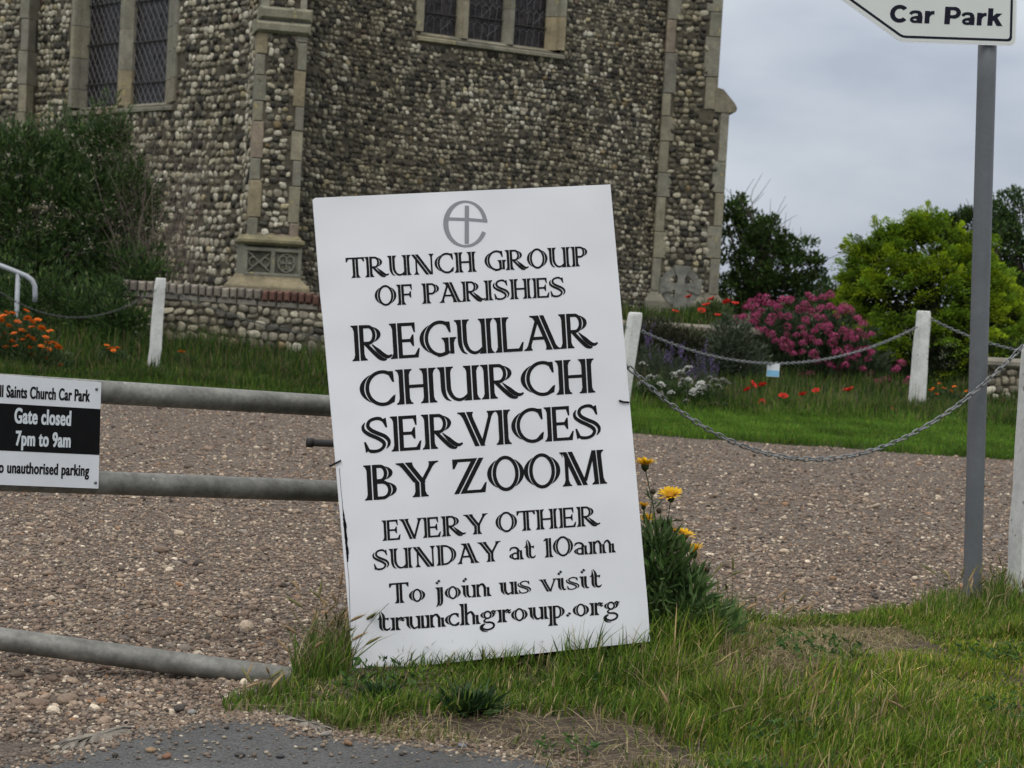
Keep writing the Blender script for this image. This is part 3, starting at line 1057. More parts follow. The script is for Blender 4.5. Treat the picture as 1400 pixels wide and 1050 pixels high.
# ------------------------------------------------------------------ low churchyard walls
def low_wall(name, x0, x1, Y, zt0, zt1, label, brick_from=None, zbase=-0.05):
    root = empty(name, ((x0 + x1) / 2, Y, zbase), label, 'wall')
    d = np.array((x1 - x0, 0.0, 0.0))
    pl = Plane((x0, Y, 0), (1, 0, 0))
    L = x1 - x0
    b = MB()
    zt = min(zt0, zt1) - .12
    V = [pl.w(0, zbase, 0), pl.w(L, zbase, 0), pl.w(L, zt1 - .10, 0), pl.w(0, zt0 - .10, 0)]
    V += [p + np.array((0, .34, 0)) for p in V]
    b.add(V, [(0, 1, 2, 3), (5, 4, 7, 6), (1, 5, 6, 2), (4, 0, 3, 7), (3, 2, 6, 7)])
    b.build('core', M['mortar'], root)
    b = MB()
    flints(b, pl, 0, L, zbase + .02, zt - (.10 if brick_from is not None else 0.0), .105, np.array([.05, .10, .25, .28, .14, .06, .03, .01, .04, .01]), off=.005, drop=.02)
    b.build('flint_facing', M['flint'], root, smooth=True)
    b = MB()
    if brick_from is not None:
        s = 0.0
        while s < L:
            w = rng.uniform(.075, .095)
            red = s > brick_from * L
            c = np.array((.135, .068, .05)) if red and rng.uniform() < .75 else np.array((.23, .20, .16))
            c = c * rng.uniform(.65, 1.2)
            zt_ = zt0 + (zt1 - zt0) * s / L
            b.box(pl.w(s + w / 2, zt_ - .06 + rng.normal(0, .004), -.15), np.array([(1, 0, 0), (0, 0, 1), (0, -1, 0)]), (w - .016, .115, .40), c, bev=.02)
            s += w
        s = 0.0
        while s < L:
            w = rng.uniform(.2, .24)
            red = s > (brick_from + .2) * L
            c = (np.array((.125, .07, .052)) if red else np.array((.21, .19, .155))) * rng.uniform(.7, 1.15)
            zt_ = zt0 + (zt1 - zt0) * s / L
            b.box(pl.w(s + w / 2, zt_ - .155, -.15), np.array([(1, 0, 0), (0, 0, 1), (0, -1, 0)]), (w - .014, .065, .345), c, bev=.012)
            s += w
        b.build('brick_coping', M['brick'], root)
    else:
        s = 0.0
        while s < L:
            w = rng.uniform(.35, .6)
            zt_ = zt0 + (zt1 - zt0) * s / L
            b.box(pl.w(s + w / 2, zt_ - .05, -.15), np.array([(1, rng.normal(0, .02), 0), (0, 0, 1), (0, -1, 0)]), (w - .012, .10, .42), np.array((.24, .215, .17)) * rng.uniform(.8, 1.15), bev=.03)
            s += w
        b.build('coping', M['stone'], root)
    return root


pL_, pR_ = at(168, 382, WALL_Y), at(560, 414, WALL_Y)
low_wall('retaining_wall', pL_[0], pR_[0], WALL_Y, pL_[2], pR_[2] + .02, 'low flint retaining wall with brick coping below the church buttress', brick_from=.48)
p1, p2 = at(845, 437, 20.4), at(1030, 446, 20.4)
low_wall('rubble_wall', p1[0], p2[0], 20.4, p1[2], p2[2] - .02, 'low rubble wall with stone coping behind the poppies and lavender')
p1, p2 = at(1345, 489, 19.4), at(1600, 500, 19.4)
low_wall('rubble_wall', p1[0], p2[0], 19.4, p1[2], p2[2], 'low rubble wall end beyond the grey sign pole, right of the conifer')

# wheel-headed stone cross in front of the far buttress
cY = 25.2
PC = Plane((at(930, 390, cY)[0], cY, 0), (1, 0.08, 0))
cc = PC.px(931, 392)
A = PC.M()
cr_ = empty('gravestone', PC.w(cc[0], 0.6, 0), 'grey wheel headed stone cross standing among poppies by the far buttress', 'gravestone')
b = MB()
R = .255
arm, hole = .085, .055
th = .12
# shaft, arms and ring as one carved slab
def armpoly(ang):
    c, s_ = math.cos(ang), math.sin(ang)
    P_ = [(.0, -.06), (.11, -.048), (.20, -.085), (.30, -.125), (.30, .125), (.20, .085), (.11, .048), (0, .06)]
    return [(cc[0] + x * c - y * s_, cc[1] + x * s_ + y * c) for x, y in P_]
for k, ang in enumerate((0, math.pi / 2, math.pi)):
    b.prism(armpoly(ang), PC.w(0, 0, .0 + .002 * k), A, th)
b.prism([(cc[0] - .15, .45), (cc[0] + .15, .45), (cc[0] + .075, cc[1]), (cc[0] - .075, cc[1])], PC.w(0, 0, .006), A, th)
b.build('cross', M['cross'], cr_)
b = MB()
N = 40
for k in range(N):
    a0, a1 = 2 * math.pi * k / N, 2 * math.pi * (k + 1) / N
    q = [(cc[0] + r_ * math.cos(a_), cc[1] + r_ * math.sin(a_)) for r_, a_ in ((.19, a0), (.285, a0), (.285, a1), (.19, a1))]
    b.prism(q, PC.w(0, 0, -.015), A, th - .03)
b.build('ring', M['cross'], cr_)

#@@PART3
# ------------------------------------------------------------------ lettering of the notice board (double-stroke roman)
SB, SG = 0.122, 0.030
SW = 2 * SB + SG


def q_bar(x0, y0, x1, y1, w):
    L = math.hypot(x1 - x0, y1 - y0)
    h = w / 2 * L / abs(y1 - y0)
    return [[(x0 - h, y0), (x0 + h, y0), (x1 + h, y1), (x1 - h, y1)]]


def q_rect(x0, y0, x1, y1):
    return [[(x0, y0), (x1, y0), (x1, y1), (x0, y1)]]


def q_path(p, w, n=6):
    """a stroke of varying width along a smoothed path"""
    p = np.array(p, float)
    w = np.broadcast_to(np.array(w, float), (len(p),))
    # Catmull-Rom
    P = np.vstack([2 * p[0] - p[1], p, 2 * p[-1] - p[-2]])
    pts, ws = [], []
    for i in range(len(p) - 1):
        for t in np.linspace(0, 1, n, endpoint=False):
            a, b, c, d = P[i], P[i + 1], P[i + 2], P[i + 3]
            pts.append(.5 * (2 * b + (c - a) * t + (2 * a - 5 * b + 4 * c - d) * t * t + (3 * b - a - 3 * c + d) * t ** 3))
            ws.append(w[i] + (w[i + 1] - w[i]) * t)
    pts.append(p[-1])
    ws.append(w[-1])
    pts, ws = np.array(pts), np.array(ws)
    T = np.gradient(pts, axis=0)
    T /= np.linalg.norm(T, axis=1)[:, None] + 1e-9
    N = np.stack([-T[:, 1], T[:, 0]], 1)
    A, B = pts + N * ws[:, None] / 2, pts - N * ws[:, None] / 2
    return [[tuple(B[i]), tuple(B[i + 1]), tuple(A[i + 1]), tuple(A[i])] for i in range(len(pts) - 1)]


def q_ser(x, y, d, v, k=1.0, sl=0.0):
    return [[(x, y), (x + d * .085 * k, y), (x + d * .085 * k, y + v * .028), (x + d * .035 * k + sl * v * .07, y + v * .07), (x + sl * v * .18, y + v * .18)]]


def q_stem(x, y0, y1, s='lLrR'):
    """two bars; s holds l (left top), L (left bottom), r (right top), R (right bottom) serifs"""
    o = q_rect(x, y0, x + SB, y1) + q_rect(x + SB + SG, y0, x + SW, y1)
    if 'l' in s:
        o += q_ser(x + .004, y1, -1, -1)
    if 'L' in s:
        o += q_ser(x + .004, y0, -1, 1)
    if 'r' in s:
        o += q_ser(x + SW - .004, y1, 1, -1)
    if 'R' in s:
        o += q_ser(x + SW - .004, y0, 1, 1)
    return o


def q_dbl(x0, y0, x1, y1):
    L = math.hypot(x1 - x0, y1 - y0)
    k = L / abs(y1 - y0)
    h = (SB + SG) / 2 * k
    return q_bar(x0 - h, y0, x1 - h, y1, SB) + q_bar(x0 + h, y0, x1 + h, y1, SB)


def q_arc(cx, cy, rx, ry, a0, a1, w, n=28):
    a = np.radians(np.linspace(a0, a1, n))
    p = np.stack([cx + rx * np.cos(a), cy + ry * np.sin(a)], 1)
    return q_path(p, w, 1)


def q_cres(cx, cy, rx, ry, a, span, t):
    """crescent outside an ellipse, centred on angle a (0 or 180)"""
    th = np.linspace(-span, span, 15)
    o = []
    pr = None
    for d in th:
        k = math.radians(a + d)
        tt = t * max(0.0, math.cos(math.radians(d / span * 90))) ** .7
        i = (cx + rx * math.cos(k), cy + ry * math.sin(k))
        e = (cx + (rx + tt) * math.cos(k), cy + (ry + tt * .25) * math.sin(k))
        if pr:
            o.append([pr[0], pr[1], e, i])
        pr = (i, e)
    return o


def G_O(h=1.0, wd=1.03, w=.10):
    rx, ry = wd / 2 - SB - SG - w / 2, h / 2 - w / 2 + .012
    cx, cy = wd / 2, h / 2
    o = q_arc(cx, cy, rx, ry, 0, 360, w, 40)
    for a in (0, 180):
        o += q_cres(cx, cy, rx + w / 2 + SG, ry + w * .35, a, 54, SB)
    return o


def G_C(h=1.0, wd=.92, w=.10):
    rx, ry = (wd - SB - SG) / 2 + .02, h / 2 - w / 2 + .012
    cx, cy = SB + SG + w / 2 + rx, h / 2
    o = q_arc(cx, cy, rx, ry, 52, 308, w, 34)
    o += q_cres(cx, cy, rx + w / 2 + SG, ry + w * .35, 180, 54, SB)
    X = wd
    o += [[(X - .16, h * .90), (X - .02, h * .97), (X, h * .66), (X - .05, h * .66)], [(X - .34, h * .98), (X - .16, h * .86), (X - .06, h * .88), (X - .02, h * .97)]]
    o += [[(X - .30, h * .0), (X - .02, h * .08), (X + .02, h * .30), (X - .05, h * .27)], [(X - .36, h * .02), (X - .2, h * .02), (X - .05, h * .2), (X - .16, h * .14)]]
    return o


def bowl(cx, cy, rx, ry, x0, w=.095):
    """right-hand bowl joined to a stem at x0"""
    o = q_arc(cx, cy, rx, ry, 90, -90, w, 18)
    o += q_rect(x0, cy + ry - w / 2, cx, cy + ry + w / 2) + q_rect(x0, cy - ry - w / 2, cx, cy - ry + w / 2)
    o += q_cres(cx, cy, rx + w / 2 + SG, ry + w * .2, 4, 58, SB * .95)
    return o


def arch(x0, x1, top):
    return q_path([(x0, top - .17), (x0 + .09, top - .045), (x0 + .2, top - .005), (x1 - .02, top - .09), (x1 + .06, top - .25)], [.05, .09, .1, .12, .115])


def glyph(ch):
    X0 = .10
    xr = X0 + SW
    if ch == 'I':
        return q_stem(X0, 0, 1), .48
    if ch == 'T':
        return q_stem(.31, 0, 1, 'LR') + q_rect(.02, .915, .86, 1) + [[(.0, 1), (.0, .78), (.05, .78), (.13, .92), (.13, 1)], [(.88, 1), (.75, 1), (.75, .92), (.83, .78), (.88, .78)]], .90
    if ch == 'H':
        return q_stem(X0, 0, 1) + q_stem(.74, 0, 1) + q_rect(xr - .01, .455, .75, .55), 1.14
    if ch in 'EFL':
        o = q_stem(X0, 0, 1, 'lL' + ('R' if ch == 'F' else '') + ('r' if ch == 'L' else ''))
        if ch != 'L':
            o += q_rect(xr - .02, .905, .74, 1) + [[(.66, .92), (.72, .72), (.76, .72), (.76, 1), (.66, 1)]]
            o += q_rect(xr - .02, .45, .66, .54) + [[(.60, .54), (.60, .45), (.67, .33), (.71, .33), (.71, .66), (.67, .66)]]
        if ch != 'F':
            o += q_rect(xr - .02, 0, .82, .09) + [[(.64, .0), (.82, 0), (.87, .27), (.82, .26), (.74, .12)]]
        return o, {'E': .90, 'F': .82, 'L': .90}[ch]
    if ch in 'PR':
        o = q_stem(X0, 0, 1, 'lLR') + bowl(.50, .715, .17, .235, xr - .02)
        if ch == 'R':
            o += q_path([(.40, .49), (.62, .24), (.80, .06), (.92, .0), (1.0, .01)], [.10, .115, .12, .08, .04])
            o += q_path([(.60, .44), (.78, .25), (.94, .11), (1.06, .075), (1.16, .12)], [.03, .12, .12, .09, .05])
        return o, (.88 if ch == 'P' else 1.13)
    if ch == 'B':
        return q_stem(X0, 0, 1, 'lL') + bowl(.46, .745, .15, .205, xr - .02) + bowl(.50, .27, .20, .225, xr - .02), .95
    if ch == 'D':
        return q_stem(X0, 0, 1, 'lL') + bowl(.44, .5, .38, .45, xr - .02), 1.08
    if ch in 'O0':
        return G_O(), 1.05
    if ch == 'C':
        return G_C(), .97
    if ch == 'G':
        o = G_C(1.0, .92)[:-2]
        return o + q_stem(.72, .05, .52, 'lr') + q_path([(.5, .02), (.62, .035), (.74, .07)], [.09, .1, .1]), 1.04
    if ch == 'S':
        o = q_path([(.64, .84), (.52, .955), (.36, .962), (.22, .90), (.17, .78), (.24, .66), (.42, .555), (.62, .455), (.73, .33), (.73, .21), (.66, .10)], [.05, .1, .09, .09, .1, .11, .11, .11, .1, .08, .02])
        o += q_path([(.09, .87), (.035, .76), (.06, .64), (.20, .525), (.40, .42), (.55, .32), (.60, .22), (.54, .11), (.40, .045), (.22, .05), (.12, .12)], [.02, .08, .1, .11, .11, .11, .1, .09, .09, .1, .05])
        o += [[(.55, .93), (.68, .98), (.71, .70), (.66, .70)], [(.04, .32), (.09, .32), (.2, .08), (.08, .01)]]
        return o, .80
    if ch == 'U':
        o = q_path([(X0 + SB / 2, 1), (X0 + SB / 2, .6), (X0 + SB / 2 + .01, .30), (.24, .10), (.36, .015)], [SB, SB, SB, .08, .02])
        o += q_path([(xr - SB / 2, 1), (xr - SB / 2, .6), (xr - SB / 2 + .01, .32), (.42, .12), (.56, .04), (.70, .07), (.84, .2)], [SB, SB, SB, .1, .09, .08, .05])
        o += q_ser(X0 + .004, 1, -1, -1) + q_ser(xr - .004, 1, 1, -1) + q_stem(.80, 0, 1)
        return o, 1.20
    if ch == 'A':
        o = q_bar(.12, 0, .44, .95, .10) + q_dbl(.86, 0, .48, 1) + q_rect(.24, .30, .70, .39)
        o += q_ser(.08, 0, -1, 1, 1, .337) + q_ser(.165, 0, 1, 1, 1, .337) + q_ser(.72, 0, -1, 1, .9, -.38) + q_ser(1.0, 0, 1, 1, 1, -.38)
        o += [[(.20, 1), (.20, .965), (.29, .93), (.36, .82), (.44, .9), (.44, 1)]]
        return o, 1.08
    if ch == 'V':
        o = q_dbl(.56, 0, .18, 1) + q_bar(.63, .03, .92, 1, .10)
        o += q_ser(.035, 1, -1, -1, 1, -.38) + q_ser(.315, 1, 1, -1, 1, -.38) + q_ser(.875, 1, -1, -1, 1, .30) + q_ser(.965, 1, 1, -1, 1, .30)
        return o, 1.04
    if ch == 'Y':
        o = q_dbl(.60, .42, .20, 1) + q_stem(.47, 0, .43, 'LR') + q_bar(.67, .42, 1.0, 1, .10)
        o += q_ser(.04, 1, -1, -1, .8, -.69) + q_ser(.355, 1, 1, -1, .8, -.69) + q_ser(.95, 1, -1, -1, 1, .57) + q_ser(1.05, 1, 1, -1, 1, .57)
        return o, 1.12
    if ch == 'Z':
        o = q_dbl(.19, 0, .74, 1) + q_rect(.05, .91, .66, 1) + q_rect(.28, 0, .90, .09)
        o += [[(.03, 1), (.03, .72), (.08, .72), (.18, .9), (.18, 1)], [(.68, 0), (.90, 0), (.95, .30), (.90, .28), (.80, .12)]]
        return o, 1.0
    if ch == 'M':
        o = q_bar(.19, 0, .19, .95, .10) + q_dbl(.62, 0, .22, 1) + q_bar(.70, .12, .97, 1, .10) + q_bar(1.03, 0, .97, 1, SB) + q_bar(1.175, 0, 1.115, 1, SB)
        o += q_ser(.14, 0, -1, 1) + q_ser(.24, 0, 1, 1) + q_ser(.09, 1, -1, -1) + q_ser(.98, 0, -1, 1) + q_ser(1.23, 0, 1, 1) + q_ser(1.17, 1, 1, -1)
        return o, 1.36
    if ch == 'N':
        o = q_bar(.24, 0, .24, .88, .085) + q_dbl(.86, -.02, .18, 1) + q_bar(.98, .0, .98, 1, .085)
        o += q_ser(.20, 0, -1, 1) + q_ser(.28, 0, 1, 1) + q_ser(.94, 1, -1, -1) + q_ser(1.02, 1, 1, -1)
        return o, 1.16
    x = .63
    if ch == 'o':
        return G_O(x, .74, .085), .78
    if ch == 'c':
        return G_C(x, .62, .085), .66
    if ch in 'nhm':
        o = q_stem(.08, 0, x if ch != 'h' else 1.06, 'lLR') + arch(.08 + SW - .04, .60, x) + q_stem(.56, 0, .46, 'R')
        if ch == 'm':
            o += arch(.56 + SW - .04, 1.08, x) + q_stem(1.04, 0, .46, 'R')
            return o, 1.36
        return o, .90
    if ch == 'u':
        o = q_path([(.136, x), (.136, .4), (.15, .2), (.25, .02)], [SB, SB, SB, .02])
        o += q_path([(.28, x), (.28, .4), (.29, .2), (.38, .05), (.48, .05), (.60, .14)], [SB, SB, SB, .1, .08, .04]) + q_ser(.084, x, -1, -1) + q_stem(.56, 0, x, 'lR')
        return o, .90
    if ch == 'r':
        o = q_stem(.08, 0, x, 'lLR') + q_path([(.32, .46), (.40, .56), (.47, .60), (.54, .56), (.62, .60)], [.05, .09, .09, .10, .05]) + q_path([(.40, .44), (.48, .50), (.55, .45), (.62, .50)], [.02, .07, .09, .04])
        return o, .64
    if ch == 't':
        o = q_path([(.15, .92), (.17, .6), (.17, .2), (.27, .02)], [.02, SB, SB, .03]) + q_path([(.20, .96), (.31, .7), (.31, .2), (.40, .06), (.52, .08), (.58, .16)], [.02, SB, SB, .1, .08, .03])
        o += q_rect(.26, x - .075, .50, x) + [[(.02, x - .07), (.1, x - .07), (.16, .86), (.10, x + .02)], [(.44, x), (.44, x - .075), (.50, x - .14), (.54, x + .02)]]
        return o, .60
    if ch == 'a':
        o = q_stem(.42, 0, .46, 'R') + q_path([(.08, .46), (.14, .57), (.30, .615), (.46, .55), (.545, .40)], [.05, .09, .085, .11, .11])
        o += q_arc(.33, .19, .13, .145, 60, 300, .085, 18) + q_path([(.39, .32), (.46, .33)], [.08, .08]) + q_path([(.39, .06), (.46, .10)], [.07, .06]) + q_cres(.33, .19, .13 + .06, .16, 180, 58, SB * .8)
        return o, .80
    if ch in 'ij':
        o = [[(.06, x + .22), (.15, x + .14), (.22, x + .21), (.13, x + .29)], [(.15, x + .31), (.24, x + .23), (.31, x + .30), (.22, x + .38)]]
        if ch == 'i':
            return o + q_path([(.146, x), (.146, .2), (.24, .02)], [SB, SB, .02]) + q_path([(.29, x), (.29, .2), (.36, .05), (.46, .07)], [SB, SB, .09, .03]) + q_ser(.09, x, -1, -1), .48
        return o + q_path([(.19, x), (.19, .1), (.17, -.18), (.06, -.33)], [SB, SB, SB, .02]) + q_path([(.33, x), (.33, .1), (.31, -.16), (.20, -.30)], [SB, SB, .1, .03]) + q_ser(.14, x, -1, -1), .48
    if ch == 's':
        return [[(a * .78, b * .63) for a, b in q] for q in glyph('S')[0]], .64
    if ch == 'v':
        return [[(a * .78, b * .63) for a, b in q] for q in glyph('V')[0]], .80
    if ch == 'p':
        return q_stem(.08, -.36, x, 'lLR') + bowl(.44, x / 2, .14, x / 2 - .04, .08 + SW - .02, .085), .80
    if ch == 'g':
        o = q_arc(.36, .42, .145, .17, 0, 360, .085, 26)
        for a in (0, 180):
            o += q_cres(.36, .42, .145 + .07, .19, a, 54, SB * .85)
        o += q_path([(.30, .24), (.20, .14), (.28, .06), (.48, .04), (.62, -.06), (.58, -.22), (.36, -.31), (.16, -.26), (.11, -.14), (.24, -.02)], [.06, .08, .09, .1, .1, .09, .09, .1, .08, .04])
        o += q_path([(.22, .02), (.06, -.10), (.04, -.24), (.14, -.36), (.34, -.41)], [.02, .07, .09, .07, .02]) + q_path([(.52, .56), (.62, .60), (.68, .56), (.76, .60)], [.05, .09, .09, .04]) + q_path([(.56, .46), (.66, .49), (.74, .46)], [.02, .07, .02])
        return o, .80
    if ch == '.':
        return [[(.03, .10), (.12, .02), (.19, .09), (.10, .17)], [(.12, .19), (.21, .11), (.28, .18), (.19, .26)]], .36
    if ch == '1':
        return q_stem(.14, 0, .96, 'LR') + [[(.02, .82), (.02, .86), (.14, .96), (.14, .84)]], .50
    return [], .5


def line_polys(text, track=0.0):
    x, out = 0.0, []
    for ch in text:
        if ch == ' ':
            x += .40
            continue
        q, adv = glyph(ch)
        out += [[(a + x, b) for a, b in p] for p in q]
        x += adv * .97 + track
    xs_ = [a for p in out for a, b in p]
    lo, hi = min(xs_), max(xs_)
    return [[((a - lo) / (hi - lo), b) for a, b in p] for p in out]


# ------------------------------------------------------------------ the notice board
cBL, cBR, cTL = at(484, 921, 4.82), at(889, 876, 5.013), at(427, 272, 4.865)
PN = Plane(cBL, cBR - cBL, cTL - cBL)
A = PN.M()
nb = empty('notice_board', tuple(PN.w(*PN.px(690, 898)) - A[2] * .02), 'white church notice board with black and grey lettering leaning in the roadside grass', 'notice board')
OUT = [PN.px(*p) for p in ((484, 920), (889, 877), (885.5, 826), (834.5, 252), (830, 252.3), (431, 270.5), (427.5, 273), (438, 404), (443, 452))]
b = MB()
b.prism(OUT, PN.w(0, 0, 0), A, .010)
panel = b.build('panel', M['board'], nb)
b = MB()
ins = [PN.px(*p) for p in ((487, 925), (886, 881), (832, 256), (431, 275))]
b.prism(ins, PN.w(0, 0, -.012), A, .028)
b.build('frame', M['black'], nb)
LINES = [('TRUNCH GROUP', (474, 380.5), (804, 363.5), 27), ('OF PARISHES', (513, 418.5), (773.5, 405.5), 27), ('REGULAR', (482, 494), (818, 474), 47),
         ('CHURCH', (493, 556.5), (814, 536.5), 46.5), ('SERVICES', (496, 620), (822, 599), 46.5), ('BY ZOOM', (499, 684.5), (830, 661), 46.5),
         ('EVERY OTHER', (523, 739.5), (821, 718), 27), ('SUNDAY at 10am', (510, 780), (842, 755), 27), ('To join us visit', (533, 825.5), (823, 803), 27), ('trunchgroup.org', (516, 863.5), (848, 838.5), 27)]
for text, a, c, cap in LINES:
    p, q = PN.px(*a), PN.px(*c)
    L = np.linalg.norm(q - p)
    e1 = (q - p) / L
    e2 = np.array((-e1[1], e1[0]))
    sy = cap * L / math.hypot(c[0] - a[0], c[1] - a[1])
    b = MB()
    for k, poly in enumerate(line_polys(text)):
        pts = [p + e1 * (x_ * L) + e2 * (y_ * sy) for x_, y_ in poly]
        ar = sum(pts[i][0] * pts[(i + 1) % len(pts)][1] - pts[(i + 1) % len(pts)][0] * pts[i][1] for i in range(len(pts)))
        if ar < 0:
            pts = pts[::-1]
        b.add([PN.w(x_, y_, .0006 + .00001 * (k % 40)) for x_, y_ in pts], [tuple(range(len(pts)))])
    b.build('lettering', M['ink'], panel)
# emblem: a round open letter with a cross inside
b = MB()
c0 = PN.px(636.5, 306)
sc = np.linalg.norm(PN.px(666, 306) - PN.px(608, 306)) / 2.0
up = PN.px(639, 275) - PN.px(636, 337)
up /= np.linalg.norm(up)
rt = np.array((up[1], -up[0]))
em = []
th = np.radians(np.linspace(8, 342, 44))
wds = [.10 + .14 * abs(math.cos(t)) ** 1.5 * (1 if math.cos(t) < 0 else .75) for t in th]
em += q_path([(math.cos(t) * .93, math.sin(t) * 1.03) for t in th], wds, 1)
em += q_bar(.10, -.92, .02, .84, .20)
em += [[(-.98, .10), (-.98, .24), (.1, .28), (1.02, .27), (1.02, .13), (.1, .15)]]
for k, poly in enumerate(em):
    pts = [c0 + rt * (x_ * sc) + up * (y_ * sc) for x_, y_ in poly]
    ar = sum(pts[i][0] * pts[(i + 1) % len(pts)][1] - pts[(i + 1) % len(pts)][0] * pts[i][1] for i in range(len(pts)))
    b.add([PN.w(x_, y_, .0006 + .00001 * (k % 50)) for x_, y_ in (pts if ar > 0 else pts[::-1])], [tuple(range(len(pts)))])
b.build('emblem', M['grey_ink'], panel)
# split along the left edge, and cable ties through the edges
b = MB()
pts = []
yy = np.linspace(684, 768, 30)
for y in yy:
    xl = 467.5 + (y - 684) * .092
    wv = 2.8 * ss(np.array([y]), 690, 715)[0] * (1 - .6 * ss(np.array([y]), 755, 768)[0]) + .5
    pts.append((xl - wv * rng.uniform(.2, .4), y, xl + wv * rng.uniform(.6, 1.0)))
Lp = [PN.px(a_, y) for a_, y, c_ in pts]
Rp = [PN.px(c_, y) for a_, y, c_ in pts]
for i in range(len(pts) - 1):
    b.add([PN.w(*Lp[i + 1], .0007), PN.w(*Rp[i + 1], .0007), PN.w(*Rp[i], .0007), PN.w(*Lp[i], .0007)], [(0, 1, 2, 3)])
cr2 = [PN.px(x, y) for x, y in ((464, 640), (466, 668), (468, 686), (474.5, 768), (477, 790), (479, 860))]
b.tube([PN.w(*p, .0004) for p in cr2], .0006, 5)
b.build('torn_edge', M['black'], panel)
for pts in (((452, 637), (457, 634), (466, 629.5)), ((846, 547.5), (852, 549.5), (859, 550))):
    b = MB()
    pp = [PN.px(*p) for p in pts]
    W3 = [PN.w(*p, .004) for p in pp]
    W3 = ([W3[0] - A[2] * .03] + W3) if pts[0][0] < 600 else (W3 + [W3[-1] - A[2] * .03])
    b.tube(W3, .0028, 6)
    b.build('cable_tie', M['black'], nb)


# ------------------------------------------------------------------ plain lettering from the built-in font
def font_mesh(text, bold, name):
    cu = bpy.data.curves.new(name, 'FONT')
    cu.body = text
    cu.size = 1.0
    cu.offset = bold
    cu.resolution_u = 6
    cu.space_character = 1.04 + bold * 1.8
    o = bpy.data.objects.new(name, cu)
    COL.objects.link(o)
    dg = bpy.context.evaluated_depsgraph_get()
    me = bpy.data.meshes.new_from_object(o.evaluated_get(dg))
    bpy.data.objects.remove(o)
    co = np.zeros(len(me.vertices) * 3, np.float32)
    me.vertices.foreach_get('co', co)
    co = co.reshape(-1, 3)
    F = [tuple(p.vertices) for p in me.polygons]
    return co[:, :2].copy(), F


def put_text(pl, text, a, c, cap, bold, m, parent, off, shifts=(0,)):
    co, F = font_mesh(text, bold, 'lettering')
    x0, x1 = co[:, 0].min(), co[:, 0].max()
    cu_, _ = font_mesh('H', bold, 'lettering')
    y0, y1 = cu_[:, 1].min(), cu_[:, 1].max()
    p, q = pl.px(*a, off), pl.px(*c, off)
    L = np.linalg.norm(q - p)
    e1 = (q - p) / L
    e2 = np.array((0.0, 1.0))
    sy = cap * L / math.hypot(c[0] - a[0], c[1] - a[1])
    X = (co[:, 0] - x0) / (x1 - x0) * L
    Y = (co[:, 1] - y0) / (y1 - y0) * sy
    b = MB()
    for k_, sh_x in enumerate(shifts):
        b.add([pl.w(*(p + e1 * (x * (1 - 2 * max(shifts) * sy / L) + (sh_x + max(shifts)) * sy) + e2 * y), off + .00004 * k_) for x, y in zip(X, Y)], F)
    return b.build('lettering', m, parent)


# ------------------------------------------------------------------ the car park gate
def Yg(u):
    return 1.0 / (1 / 4.65 + u / 440.0 * (1 / 5.27 - 1 / 4.65))


gate = empty('gate', (at(450, 671, Yg(450))[0], Yg(450), 0), 'galvanised tubular steel car park gate ending behind the notice board', 'gate')
ends = {}
for (u0, v0), (u1, v1) in (((-420, 501.6), (600, 564.2)), ((-420, 639.7), (600, 676.8))):
    b = MB()
    P0, P1 = at(u0, v0, Yg(u0)), at(u1, v1, Yg(u1))
    b.tube([P0 + (P1 - P0) * t for t in np.linspace(0, 1, 12)], .0325, 24)
    b.build('rail', M['galv'], gate, smooth=True)
    ends[v0] = (P0, P1)
b = MB()
k = list(ends.values())
b.tube([(k[0][1][0], k[0][1][1], k[0][1][2] + .03), (k[0][1][0], k[0][1][1], -.05)], .035, 20)
b.build('stile', M['galv'], gate, smooth=True)
b = MB()
b.tube([at(-420, 817, 4.5), at(0, 873.5, 4.62), at(200, 901, 4.70), at(400, 928, 4.77), at(408, 929.2, 4.773)], [.031, .031, .031, .031, .024], 24)
b.build('brace', M['galv'], gate, smooth=True)
b = MB()
b.tube([at(422, 605, 5.45), at(520, 609, 5.45)], .0115, 12)
b.tube([at(419, 605, 5.45), at(428, 605.3, 5.45)], .015, 12)
b.build('latch_bar', M['iron'], gate, smooth=True)
gd = at(400, 550, Yg(400)) - at(0, 527, Yg(0))
PG = Plane(at(57, 590, Yg(57) - .052), (gd[0], gd[1], 0))
A = PG.M()
gs = empty('sign', PG.w(0, -.15, 0), 'white sign plate with a black band screwed to the gate rails')
gs.parent = gate
gs.matrix_parent_inverse = WM(gate).inverted()
b = MB()
SL = -22
def edge(u, top):
    return (512.5 + u * .0759) if top else (662.8 + u * .0386)
crn = [PG.px(SL, edge(SL, 0)), PG.px(134.6, 668), PG.px(138.4, 523), PG.px(SL, edge(SL, 1))]
b.prism(crn, PG.w(0, 0, 0), A, .004)
b.build('plate', M['sign_white'], gs)
b = MB()
crn = [PG.px(SL, 614.8), PG.px(135.9, 622), PG.px(137.3, 559.2), PG.px(SL, 550)]
b.add([PG.w(*p, .0006) for p in crn], [(0, 1, 2, 3)])
b.build('black_band', M['black'], gs)
put_text(PG, 'All Saints Church Car Park', (-9.5, 542.4), (123, 549.4), 15.8, .020, M['ink'], gs, .0006, (0, -.022, .022))
put_text(PG, 'Gate closed', (19.3, 578.6), (97, 582.4), 20, .022, M['pale_ink'], gs, .0012, (0, -.020, .020))
put_text(PG, '7pm to 9am', (21, 609), (96.4, 612), 19.2, .022, M['pale_ink'], gs, .0012, (0, -.020, .020))
put_text(PG, 'No unauthorised parking', (-12, 646), (121.8, 651), 15, .020, M['ink'], gs, .0006, (0, -.022, .022))
